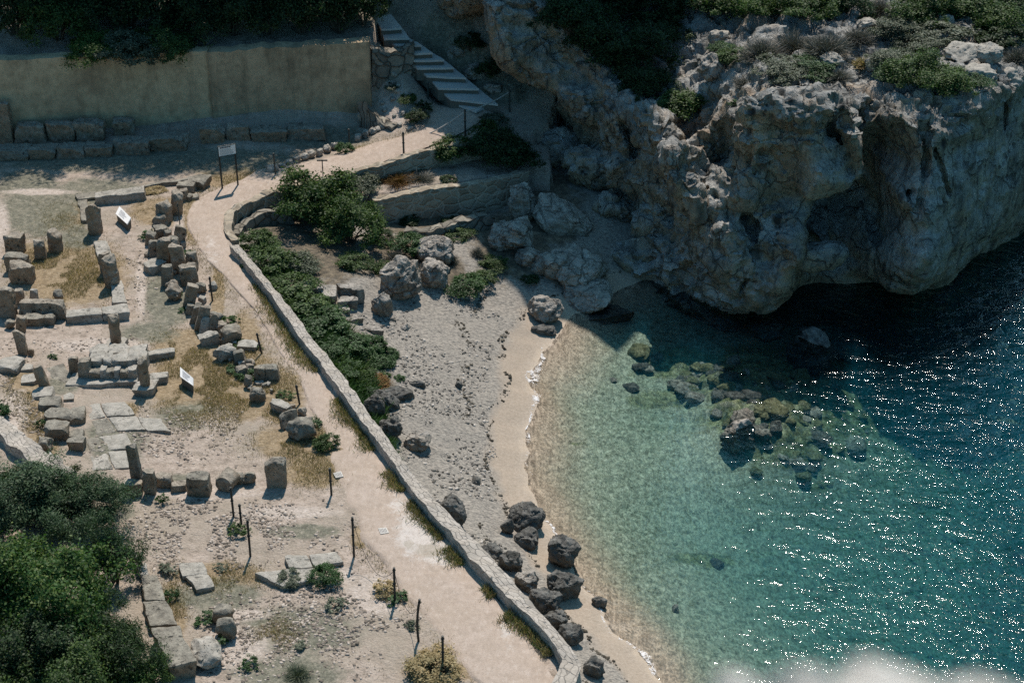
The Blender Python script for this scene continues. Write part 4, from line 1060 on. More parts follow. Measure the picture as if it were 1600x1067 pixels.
def rope(a, b, sag, r, label, n=24, mat=M_ROPE, name="rope", cat="rope", group=None):
    t = np.linspace(0, 1, n)[:, None]; pts = a * (1 - t) + b * t; pts[:, 2] -= sag * 4 * (t * (1 - t))[:, 0]
    v, f = tube(pts, r, 6); o = mesh_obj(name, v, f, mat, None, 60); return tag(o, label, cat, group)
pa = hit(668, 211) + np.array([0, 0, .02])
rope(pa, posts["q"][1], .06, .022, "pale rope rising from the path edge to the post by the landing", group="ropes along the upper path")
rope(posts["q"][1], posts["r"][1], .10, .022, "pale rope slung between the landing post and the cliff post", group="ropes along the upper path")
rope(posts["b"][1] * 1.0, posts["c"][1], .75, .006, "thin wire hanging slack between two posts below the paving slabs", mat=M_BLACKST, name="wire", cat="wire", group="slack wires between path posts")
rope(posts["c"][1] * 1.0, posts["d"][1], .7, .006, "thin wire hanging slack beside the lowest bushes of the path edge", mat=M_BLACKST, name="wire", cat="wire", group="slack wires between path posts")

def text_rows(x0, x1, z0, z1, n, y, seed, hgt=.4):
    r_ = np.random.default_rng(seed); parts = []
    for k in range(n):
        zc_ = z1 - (z1 - z0) * (k + .5) / n; hh = (z1 - z0) / n * hgt / 2; x = x0
        end = x1 - r_.uniform(0, .25) * (x1 - x0)
        while x < end:
            wd = r_.uniform(.03, .09) * (x1 - x0) * 1.6; parts.append(box(x, min(x + wd, end), y - .003, y, zc_ - hh, zc_ + hh)); x += wd + .025 * (x1 - x0)
    return merge(parts)
# big board
pL, pR = hit(347.5, 296), hit(372, 291); mid = (pL + pR) / 2; dv = pR - pL; W_ = float(np.linalg.norm(dv[:2])); ang = math.atan2(dv[1], dv[0])
k, va = pxm(360, 293, mid); Hs = 66 * k / math.cos(va)
root = empty("information_board", tuple(mid), ang); tag(root, "white information board on two tall metal legs where the path bends at the top", "sign")
for sx_ in (-1, 1):
    v, f = box(sx_ * W_ / 2 - .025, sx_ * W_ / 2 + .025, -.02, .02, -.15, Hs - .01); mesh_obj("leg", v, f, M_BLACKST, root)
v, f = box(-W_ / 2 - .03, W_ / 2 + .03, -.05, -.021, Hs - .37, Hs); mesh_obj("panel", v, f, M_WHITE, root)
fr = merge([box(-W_ / 2 - .04, W_ / 2 + .04, -.06, -.05, Hs - .012, Hs + .012), box(-W_ / 2 - .04, W_ / 2 + .04, -.06, -.05, Hs - .38, Hs - .36), box(-W_ / 2 - .04, -W_ / 2 - .02, -.06, -.05, Hs - .36, Hs - .012), box(W_ / 2 + .02, W_ / 2 + .04, -.06, -.05, Hs - .36, Hs - .012)])
mesh_obj("frame", fr[0], fr[1], M_BLACKST, root)
v, f = text_rows(-W_ / 2 + .03, W_ / 2 - .03, Hs - .10, Hs - .03, 1, -.051, 4, .8); mesh_obj("heading", v, f, M_INK, root)
v, f = text_rows(-W_ / 2 + .03, W_ / 2 - .03, Hs - .35, Hs - .12, 8, -.051, 5); mesh_obj("text", v, f, mat_flat("grey_ink", (.35, .34, .34), .8), root)
# low tilted plaques, turned to the path: traced corners of the panel
def plaque(quad, base, label, seed, zt=2.87, zb=2.79):
    """quad: upper-left, upper-right, lower-right, lower-left corners in the picture"""
    c = [P(*quad[0], zt), P(*quad[1], zt), P(*quad[2], zb), P(*quad[3], zb)]
    o = sum(c) / 4; b = np.array(hit(*base)); b = np.array([o[0], o[1], height(o[0], o[1])]); root = empty("information_plaque", tuple(b)); tag(root, label, "sign", "white plaques among the ruins")
    ux = (c[1] - c[0] + c[2] - c[3]) / 2; uy = (c[0] - c[3] + c[1] - c[2]) / 2; nz_ = np.cross(ux, uy); nz_ /= np.linalg.norm(nz_)
    if nz_[2] < 0: nz_ = -nz_
    q = [x - b for x in c]; v = np.array([x + nz_ * .02 for x in q] + [x - nz_ * .015 for x in q])
    mesh_obj("panel", v, [(0, 1, 2, 3), (7, 6, 5, 4), (0, 4, 5, 1), (1, 5, 6, 2), (2, 6, 7, 3), (3, 7, 4, 0)], M_WHITE, root)
    parts = []; r_ = np.random.default_rng(seed)
    def at(s, t): return q[0] * (1 - s) * (1 - t) + q[1] * s * (1 - t) + q[2] * s * t + q[3] * (1 - s) * t + nz_ * .024
    for i in range(7):
        t0 = .18 + .1 * i; s0, s1 = .18, r_.uniform(.55, .82)
        parts.append((np.array([at(s0, t0), at(s1, t0), at(s1, t0 + .035), at(s0, t0 + .035)]), [(0, 1, 2, 3)]))
    v, f = merge(parts); mesh_obj("text", v, f, mat_flat("faint_ink", (.42, .41, .42), .8), root)
    g = [np.array([x[0] * .86, x[1] * .86, -.1]) for x in q]; v = np.array([x - nz_ * .02 for x in q] + g)
    v[:4, :2] *= .92
    mesh_obj("stand", v, [(0, 1, 2, 3), (7, 6, 5, 4), (0, 4, 5, 1), (1, 5, 6, 2), (2, 6, 7, 3), (3, 7, 4, 0)], mat_flat("stand_steel", (.14, .12, .095), .7), root)
plaque([(187, 323), (205, 341), (199, 351), (181, 335)], (192, 352), "tilted white plaque next to the tall round column stump at the top of the ruins", 3)
plaque([(282, 574), (302, 591), (302, 603), (282, 589)], (288, 600), "tilted white plaque on dry grass beside the column with a square foot", 5)
plaque([(78, 706), (99, 723), (90, 730), (79, 723)], (90, 731), "tilted white plaque by the end of the curved wall near the trees", 8)
# grates in the path
def grate(quad, label):
    q = np.array([P(*c, 0) for c in quad]); q = np.array([hit(*c) for c in quad]); o_ = q.mean(0); z_ = HT(o_[0], o_[1]) + .075; root = empty("drain_grate", (o_[0], o_[1], z_)); tag(root, label, "drain cover")
    q = q - o_; q[:, 2] = 0
    v = np.concatenate([q + [0, 0, .006], q - [0, 0, .05]]); fc = [(0, 1, 2, 3), (7, 6, 5, 4), (0, 4, 5, 1), (1, 5, 6, 2), (2, 6, 7, 3), (3, 7, 4, 0)]
    if np.cross(q[1] - q[0], q[2] - q[1])[2] < 0: fc = [x[::-1] for x in fc]
    mesh_obj("plate", v, fc, mat_flat("zinc", (.42, .41, .39), .5, .2), root)
    parts = []
    for i in range(5):
        s0, s1 = .1 + .17 * i, .17 + .17 * i
        a = lambda s, t: q[0] * (1 - s) * (1 - t) + q[1] * s * (1 - t) + q[2] * s * t + q[3] * (1 - s) * t + np.array([0, 0, .010])
        parts.append((np.array([a(s0, .15), a(s1, .15), a(s1, .85), a(s0, .85)]), [(0, 1, 2, 3)]))
    v, f = merge(parts); mesh_obj("slots", v, f, M_INK, root)
grate([(591, 829), (604, 828), (608, 836), (595, 838)], "small square drain grate in the middle of the widest stretch of path")
grate([(521, 743), (533, 740), (537, 748), (525, 750)], "small pale drain plate at the path's edge beside a thin post")
# ================================================================== RUINS
S_, P_, L_ = M_STONE, M_PALE, M_LICH
GC, GB, GH, GS = "round column stumps of the ruins", "stone blocks of the ruins", "stones heaped along the path", "flat slabs of the ruins"
# name, kind, mat, px, py(front foot), w, h, depth ratio, yaw, tilt x, tilt y, label, category, group
for t in [
    ("column_stump", "column", S_, 147.5, 368, 23, 46, 1, 0, 0, 0, "tallest round column stump, alone on a slab strip left of the first tilted plaque", "column stump", GC),
    ("column_stump", "column", S_, 85, 396, 22, 30, 1, 10, 0, 3, "slant-topped column stump right of a small cut block at the far left", "column stump", GC),
    ("stone_block", "block", S_, 63, 406, 18, 27, .7, 8, 0, 0, "small upright cut block leaning beside the slant-topped column stump", "stone block", GB),
    ("stone_block", "block", S_, 23, 398, 28, 27, .7, -4, 0, 0, "squarish upright block at the far left, behind two more blocks", "stone block", GB),
    ("stone_block", "block", L_, 28, 426, 36, 24, .5, -6, 0, 0, "broad block with a notched top between two other blocks at the far left", "stone block", GB),
    ("stone_block", "block", S_, 33, 445, 38, 28, .6, -3, 0, 0, "widest block of the far left group, front one, casting a shadow on dry grass", "stone block", GB),
    ("column_stump", "column", S_, 165, 432, 18, 34, 1, 0, 0, 0, "narrow column stump half hidden behind a thicker one on the slab strip", "column stump", GC),
    ("column_stump", "column", S_, 174.5, 452, 24, 46, 1, 0, 0, -2, "thick column stump with a worn flaking top standing in front of a narrower one", "column stump", GC),
    ("stone_block", "block", S_, 12, 497, 26, 44, .6, 0, 0, 0, "large upright wall block at the left edge with a rounded top", "stone block", GB),
    ("stone_block", "block", S_, 31.5, 476, 12, 21, .8, 0, 0, 0, "thin upright stone between the large wall block and the pointed one", "stone block", GB),
    ("stone_block", "block", P_, 52.5, 474, 12, 20, .6, 0, 0, 6, "small pointed stone standing on the long low wall block", "stone block", GB),
    ("stone_block", "boulder", L_, 90.5, 470, 15, 14, .9, 0, 0, 0, "rounded grey stone perched on the right end of the long low wall block", "stone block", GB),
    ("stone_block", "block", S_, 67, 497, 72, 23, .22, -2, 0, 0, "long low wall block carrying a pointed stone and a rounded stone", "stone block", GB),
    ("stone_block", "block", L_, 54, 509, 30, 11, .6, -2, 0, 0, "lowest course stone in shade under the left half of the long wall block", "stone block", GB),
    ("stone_block", "block", L_, 77, 507, 17, 11, .9, -2, 0, 0, "small lowest course stone in shade beside the pale foundation slab", "stone block", GB),
    ("stone_block", "boulder", L_, 15, 515, 15, 13, .9, 0, 0, 0, "round grey boulder at the left edge below the large wall block", "stone block", GB),
    ("stone_block", "block", S_, 31.5, 519, 15, 22, .7, 0, 0, 8, "upright stone with a hooked top under the low wall's left end", "stone block", GB),
    ("stone_block", "block", S_, 36, 556, 15, 38, .6, 0, 0, -3, "tall narrow upright stone with a shadowed foot left of the wide bare ground", "stone block", GB),
    ("stone_block", "block", S_, 48.5, 556, 8, 10, .9, 0, 0, 0, "tiny stone at the foot of the tall narrow upright stone", "stone block", GB),
    ("stone_block", "block", P_, 14, 584, 34, 11, 1.1, -8, 0, 0, "broad pale flat block at the left edge above the curved row of flat stones", "stone block", GB),
    ("column_stump", "column", S_, 69.5, 610, 17, 36, 1, 0, 0, -11, "leaning narrow column stump standing on the curved row of flat stones", "column stump", GC),
    ("stone_block", "block", S_, 114, 585, 14, 26, .9, 0, 0, 4, "rear one of two upright stones at the left end of the low masonry altar", "stone block", GB),
    ("stone_block", "block", S_, 132, 595, 18, 30, .9, -6, 0, 3, "front one of two upright stones at the left end of the low masonry altar", "stone block", GB),
    ("stone_block", "block", L_, 88.5, 688, 36, 18, .7, 3, 0, 0, "dark lichened block at the lower end of the curved row of flat stones", "stone block", GB),
    ("stone_block", "block", L_, 90, 660, 40, 9, .7, 4, 0, 0, "flat lichened slab block just above the darkest block of the curved row", "stone block", GB),
    ("stone_block", "block", L_, 76, 642, 36, 9, .8, 6, 0, 0, "grey flat block in the middle of the curved row", "stone block", GB),
    ("stone_block", "block", P_, 64, 625, 34, 6, .9, 8, 0, 0, "pale flat block just below the leaning narrow column stump", "stone block", GB),
    ("stone_block", "block", P_, 45, 601, 26, 5, .9, 12, 0, 0, "pale flat stone at the upper bend of the curved row", "stone block", GB),
    ("stone_block", "block", P_, 40, 582, 20, 5, .9, 14, 0, 0, "small flat stone at the top of the curved row beside the wide pale flat block", "stone block", GB),
    ("stone_block", "block", L_, 119, 662, 24, 10, 1.4, 12, 0, 0, "long narrow block along the inner side of the curved row of flat stones", "stone block", GB),
    ("stone_block", "block", P_, 106, 627, 16, 4, 1.2, 12, 0, 0, "small flat stone between the curved row and the altar step", "stone block", GB),
    ("stone_block", "block", L_, 118, 687, 22, 6, 1.0, 5, 0, 0, "flat-topped block at the lower right end of the curved row", "stone block", GB),
    ("stone_block", "block", L_, 120, 704, 24, 14, .8, -4, 0, 0, "dark chipped block below the lower right end of the curved row", "stone block", GB),
    ("stone_block", "boulder", L_, 68, 706, 26, 18, .8, 0, 0, 0, "rough grey boulder above the white plaque near the trees", "stone block", GB),
    ("stone_block", "block", P_, 100, 752, 24, 12, .9, -25, 0, 0, "pale end block of the curved low wall beside the near trees", "stone block", GB),
    ("stone_slab", "block", S_, 216, 760, 17, 66, .5, -14, 0, -3, "tall narrow standing slab at the foot of the paved court", "stone slab", GS),
    ("stone_block", "block", S_, 235, 773, 18, 34, .8, -6, 0, 0, "upright block touching the right side of the tall standing slab", "stone block", GB),
    ("stone_block", "block", S_, 167, 777, 27, 18, .7, 0, 0, 0, "leftmost block of the bottom row, left of a longer block", "stone block", GB),
    ("stone_block", "block", S_, 204, 775, 36, 17, .6, 2, 0, 0, "long rounded block in the bottom row just left of the tall standing slab", "stone block", GB),
    ("stone_block", "block", S_, 143, 770, 22, 10, .8, 0, 0, 0, "low pale block beside the juniper at the left end of the bottom row", "stone block", GB),
    ("stone_block", "block", S_, 256, 762, 25, 15, .7, 0, 0, 0, "smooth block right of the standing slab in the bottom row", "stone block", GB),
    ("stone_block", "block", S_, 279, 768, 24, 9, .7, 6, 0, 0, "low flat stone between two bigger blocks of the bottom row", "stone block", GB),
    ("stone_block", "block", L_, 310.5, 776, 35, 27, .7, 0, 0, 0, "big square block with a dark face in the bottom row, left of the lying drum", "stone block", GB),
    ("stone_block", "boulder", L_, 374, 758, 22, 14, .8, 0, 0, 0, "small rough stone immediately right of the lying drum", "stone block", GB),
    ("stone_block", "boulder", L_, 390, 758, 20, 16, .8, 0, 0, 0, "rightmost rough stone of the bottom row", "stone block", GB),
    ("stone_block", "block", S_, 432.5, 763, 32, 43, .35, 0, 0, 0, "lone upright squared block with a ring-shaped mark near the path", "stone block", GB),
    # heap beside the path, from the information board downwards
    ("stone_block", "block", L_, 309, 297, 30, 14, .9, -18, 0, 0, "topmost block of the heap, under the information board", "stone block", GH),
    ("stone_block", "block", L_, 291, 304, 27, 14, .8, -4, 0, 0, "flat-topped cut block just left of the topmost block of the heap", "stone block", GH),
    ("stone_block", "block", S_, 282, 316, 26, 16, .5, 20, 0, 0, "narrow block hidden behind a rounded upright stone near the top of the heap", "stone block", GH),
    ("stone_block", "block", L_, 302, 314, 16, 5, 1.0, 10, 0, 0, "small flat stone at the path side of the heap's upper end", "stone block", GH),
    ("stone_block", "column", S_, 275, 338, 19, 32, .9, 0, 0, 6, "tall tan upright stone beside a thin grey post at the heap's upper end", "stone block", GH),
    ("column_stump", "column", S_, 255, 350, 25, 30, 1, 0, 0, 2, "wide flat-topped stump like a drum at the upper left of the heap", "column stump", GH),
    ("stone_block", "boulder", L_, 249, 357, 24, 16, .9, 0, 0, 0, "small rough stone in front of the wide drum-like stump", "stone block", GH),
    ("stone_block", "block", S_, 278, 385, 18, 30, .7, 10, 0, 12, "upright block with a chipped slanting top nearest the path above the green patch", "stone block", GH),
    ("stone_block", "block", L_, 252, 374, 22, 16, .8, 25, 0, 0, "tumbled block with a rough top below the wide drum-like stump", "stone block", GH),
    ("stone_block", "block", L_, 235, 384, 15, 18, .8, -8, 0, 6, "upright lichened stone at the heap's left edge beside a green tuft", "stone block", GH),
    ("stone_block", "column", L_, 262, 378, 13, 16, 1, 0, 0, 0, "little rounded stone wedged in the middle of the upper heap", "stone block", GH),
    ("stone_slab", "block", L_, 239, 402, 18, 22, .5, 24, -10, 14, "leaning cut slab with a pale edge above the lying block", "stone slab", GH),
    ("stone_block", "block", S_, 253, 417, 20, 42, .8, 4, 0, 8, "tallest slanting stone in the heap's middle, behind the lying block", "stone block", GH),
    ("stone_block", "block", L_, 268, 412, 24, 36, .8, -6, 0, 0, "upright block with a light flat top right of the tallest slanting stone", "stone block", GH),
    ("stone_block", "block", S_, 281, 428, 21, 42, .8, 6, 0, -4, "brown upright block in the centre of the heap, right behind the big square block", "stone block", GH),
    ("stone_block", "block", L_, 300, 424, 17, 26, .8, 0, 0, 0, "grey squared block at the path edge above the big square block", "stone block", GH),
    ("stone_block", "block", P_, 239, 429, 24, 12, 1.2, -38, 0, 0, "lying pale-topped block set apart on the left of the heap", "stone block", GH),
    ("stone_block", "block", L_, 261, 446, 17, 28, .8, 0, 0, 3, "upright rounded-top stone just right of the lying block", "stone block", GH),
    ("stone_block", "block", S_, 295, 446, 26, 28, .9, 14, 0, -3, "big square upright block with a flat grey top above the tall leaning stone", "stone block", GH),
    ("stone_block", "boulder", L_, 314, 460, 16, 18, .9, 0, 0, 0, "dark rough stone between the big square block and the post", "stone block", GH),
    ("stone_block", "boulder", S_, 270, 454, 22, 14, .6, 0, 0, 0, "low humped brown stone behind a rounder one on the heap's left side", "stone block", GH),
    ("stone_block", "boulder", S_, 272, 472, 28, 21, .7, 0, 0, 0, "rounded brown boulder on the left side of the heap with green at its foot", "stone block", GH),
    ("stone_slab", "block", S_, 293, 482, 18, 34, .7, 6, 0, 16, "tall dark stone leaning to the right below the big square block", "stone slab", GH),
    ("stone_block", "boulder", P_, 332, 454, 14, 11, .9, 0, 0, 0, "small white stone at the path edge behind the post", "stone block", GH),
    ("stone_block", "block", L_, 296, 492, 13, 14, .8, 0, 0, 10, "small broken stone behind two leaning slabs in the lower heap", "stone block", GH),
    ("stone_slab", "block", L_, 303, 506, 15, 30, .7, 0, 0, 18, "rear leaning slab of a close pair in the lower heap", "stone slab", GH),
    ("stone_slab", "block", S_, 312, 516, 18, 36, .7, 6, 0, 16, "front leaning slab of a close pair in the lower heap, smooth and dark", "stone slab", GH),
    ("stone_block", "boulder", L_, 337, 506, 18, 14, .8, 0, 0, 0, "dark stone tucked beneath the flat lying slab", "stone block", GH),
    ("stone_slab", "block", P_, 318, 524, 16, 24, .35, 30, -14, 20, "pale thin slab leaning with its bright face turned left", "stone slab", GH),
    ("stone_slab", "block", L_, 329, 521, 13, 26, .4, 28, -10, 22, "grey thin slab leaning behind the pale one in the lower heap", "stone slab", GH),
    ("stone_block", "block", S_, 345, 518, 17, 10, .9, 20, 0, 0, "flat brown stone beside a green plant in the lower heap", "stone block", GH),
    ("stone_block", "block", P_, 329, 540, 30, 15, .6, 22, 0, -12, "pale jagged block lying across the lower end of the leaning slabs", "stone block", GH),
    ("stone_block", "block", L_, 358, 539, 28, 20, .9, 28, 0, 8, "large tilted block with a ridged top above the pale boulder", "stone block", GH),
    ("stone_block", "boulder", P_, 351, 567, 34, 24, .7, 10, 0, 0, "large pale pitted boulder at the lower end of the heap", "stone block", GH),
    ("stone_block", "block", P_, 387, 549, 30, 8, .7, -6, 0, 0, "pale flat-topped block by the leaning post", "stone block", GH),
    ("stone_block", "block", L_, 376, 569, 17, 18, .8, 0, 0, -8, "upright grey stone right of the large pale boulder", "stone block", GH),
    ("stone_block", "boulder", S_, 364, 564, 10, 10, .9, 0, 0, 0, "small tan stone squeezed between the pale boulder and the upright grey stone", "stone block", GH),
    ("stone_block", "block", S_, 391, 573, 12, 5, 1.4, 30, 0, 0, "thin pale stone lying in the greenery below the flat-topped block", "stone block", GH),
    ("stone_block", "block", S_, 379, 590, 18, 14, .8, 24, 0, -8, "brown wedge-shaped stone in greenery, upper left of the dark pair", "stone block", GH),
    ("stone_block", "boulder", L_, 387, 608, 14, 18, .8, 0, 0, 0, "dark slanting stone in shade below the brown wedge-shaped stone", "stone block", GH),
    ("stone_block", "block", L_, 407, 596, 18, 20, .8, -4, 0, 0, "left one of two dark upright blocks side by side near the path edge", "stone block", GH),
    ("stone_block", "block", L_, 426, 596, 21, 20, .8, 4, 0, -3, "right one of two dark upright blocks side by side near the path edge", "stone block", GH),
    ("stone_block", "block", P_, 405, 603, 14, 4, .7, 14, 0, 0, "small flat pale stone in front of the two dark upright blocks", "stone block", GH),
    ("stone_block", "boulder", L_, 403, 631, 25, 21, .9, 0, 0, 0, "round dark-faced boulder alone on the grass below the two dark blocks", "stone block", GH),
    ("stone_block", "block", P_, 438, 648, 36, 15, .45, -33, 0, 0, "long squared block lying diagonally near the tilted post", "stone block", GH),
    ("stone_slab", "block", L_, 453, 670, 30, 22, .30, 42, -24, 10, "dark flat slab leaning on the big rough boulder", "stone slab", GH),
    ("stone_block", "boulder", L_, 471, 692, 44, 32, .8, 0, 0, 0, "biggest rough dark boulder at the bottom end of the heap", "stone block", GH),
    ("stone_block", "boulder", S_, 472, 652, 14, 12, .8, 0, 0, 0, "small brown stone behind the biggest rough boulder, near the tilted post", "stone block", GH),
    # foot of the ochre wall, in shade
    ("stone_block", "block", S_, 48, 224, 46, 26, .5, 0, 0, 0, "left one of three large squared blocks in shade at the foot of the plastered wall", "stone block", GB),
    ("stone_block", "block", S_, 95, 223, 45, 27, .5, 0, 0, 0, "middle one of three large squared blocks in shade at the foot of the plastered wall", "stone block", GB),
    ("stone_block", "block", S_, 141, 221, 44, 28, .5, 0, 0, 0, "right one of three large squared blocks in shade at the foot of the plastered wall", "stone block", GB),
    ("stone_block", "block", S_, 194, 213, 32, 22, .6, 0, 0, 0, "single squared block in shade right of the row of three at the wall's foot", "stone block", GB),
    ("stone_block", "block", S_, 6, 224, 30, 60, .5, 0, 0, 0, "tall dark block at the left end of the plastered wall's foot", "stone block", GB),
    ("stone_block", "block", L_, 20, 250, 50, 14, .6, 0, 0, 0, "lower step stone in shade at the far left of the plastered wall", "stone block", GB),
    ("stone_block", "block", L_, 66, 248, 42, 14, .6, 0, 0, 0, "lower step stone in shade under the left and middle squared blocks", "stone block", GB),
    ("stone_block", "block", L_, 110, 247, 44, 15, .6, 0, 0, 0, "lower step stone in shade under the middle and right squared blocks", "stone block", GB),
    ("stone_block", "block", L_, 154, 246, 42, 15, .6, 0, 0, 0, "lower step stone in shade under the right squared block's outer edge", "stone block", GB),
    ("stone_block", "block", L_, 205, 243, 56, 20, .5, 0, 0, 0, "long step stone in shade below the single squared block", "stone block", GB),
    ("stone_block", "block", L_, 264, 236, 58, 20, .5, 2, 0, 0, "long step stone in shade under the middle of the plastered wall", "stone block", GB),
    ("stone_block", "block", S_, 332, 224, 38, 22, .5, 3, 0, 0, "squared step stone in shade to the upper left of the information board", "stone block", GB),
    ("stone_block", "block", S_, 372, 219, 36, 20, .5, 3, 0, 0, "squared step stone in shade straight above the information board", "stone block", GB),
    ("stone_block", "block", L_, 420, 222, 54, 16, .5, 3, 0, 0, "worn step stone in deep shade below the brown patched end of the wall", "stone block", GB),
    ("stone_block", "block", L_, 478, 218, 58, 16, .5, 3, 0, 0, "last worn step stone in deep shade before the rubble edging of the slope", "stone block", GB),
    # loose stones in the lower ground
    ("stone_block", "boulder", L_, 345, 975, 38, 20, .7, 0, 0, 0, "rear stone of a grey pair on the bare ground above a green shrub", "stone block", GB),
    ("stone_block", "boulder", L_, 351, 1002, 38, 26, .7, 0, 0, 0, "front stone of a grey pair on the bare ground, with a dark shadowed face", "stone block", GB),
    ("stone_block", "boulder", P_, 318, 1050, 52, 22, 1.3, 25, 0, 0, "pale rough rock outcrop right of the thickest slab at the bottom left", "rock", None),
]:
    if t[12] == GH: t = t[:5] + (t[5] * 1.16, t[6] * 1.08) + t[7:]
    place_stone(*t)
r_ = np.random.default_rng(41)
_row = np.array([(300, 300), (270, 335), (250, 370), (262, 405), (285, 425), (290, 455), (305, 490), (322, 510), (345, 535), (370, 560), (392, 590), (415, 610), (445, 645), (465, 670)], float)
for k in range(46):
    u_ = r_.random() * 12.99; i_ = int(u_); c_ = _row[i_] + (_row[i_ + 1] - _row[i_]) * (u_ - i_) + r_.normal(size=2) * np.array([13, 9]); s_ = r_.uniform(5, 12)
    place_stone("rubble_stone", "boulder" if k % 2 else "block", [S_, L_, P_][k % 3], c_[0], c_[1], s_, s_ * r_.uniform(.5, 1.0), .8, r_.uniform(0, 90), r_.normal() * 8, r_.normal() * 8, "small loose stone lying between the bigger stones of the heap by the path", "stone", "small stones in the heap by the path", n=9, chips=4)
# round lying drum
p0 = hit(351, 767); k, va = pxm(351, 767, p0); v, f = rock_mesh("column", 29 * k, 29 * k, 34 * k, 777, chips=2)
o = mesh_obj("column_drum", v[:, [0, 2, 1]] * np.array([1, 1, 1]), f[:, ::-1], S_, smooth_deg=42); o.location = (p0[0], p0[1] - .05, p0[2] + 14 * k); o.rotation_euler = (0, 0, R(-20)); tag(o, "column drum lying on its side in the bottom row of blocks", "column drum")
# columns on square feet
for (cx_, cy_, w_, h_, bw, bh, lab) in [(180, 541, 17, 36, 29, 8, "column stump on a square foot, standing alone behind the low masonry altar"), (225.5, 609, 16, 37, 31, 11, "column stump on a square foot at the right end of the altar")]:
    p0 = hit(cx_, cy_ + bh); k, va = pxm(cx_, cy_, p0); root = empty("column_stump", (p0[0], p0[1] + bw * k / 2, p0[2] - .03), R(-5)); tag(root, lab, "column stump", GC)
    bhm = bh * k / math.cos(va) + .03; v, f = rock_mesh("block", bw * k, bw * k, bhm, int(55 + cx_), rnd=.1, chips=2); mesh_obj("plinth", v, f, P_, root, 42)
    v, f = rock_mesh("column", w_ * k, w_ * k, h_ * k / math.cos(va) + .1, int(66 + cx_), chips=2); o = mesh_obj("shaft", v, f, S_, root, 42); o.location = (0, 0, bhm - .02)
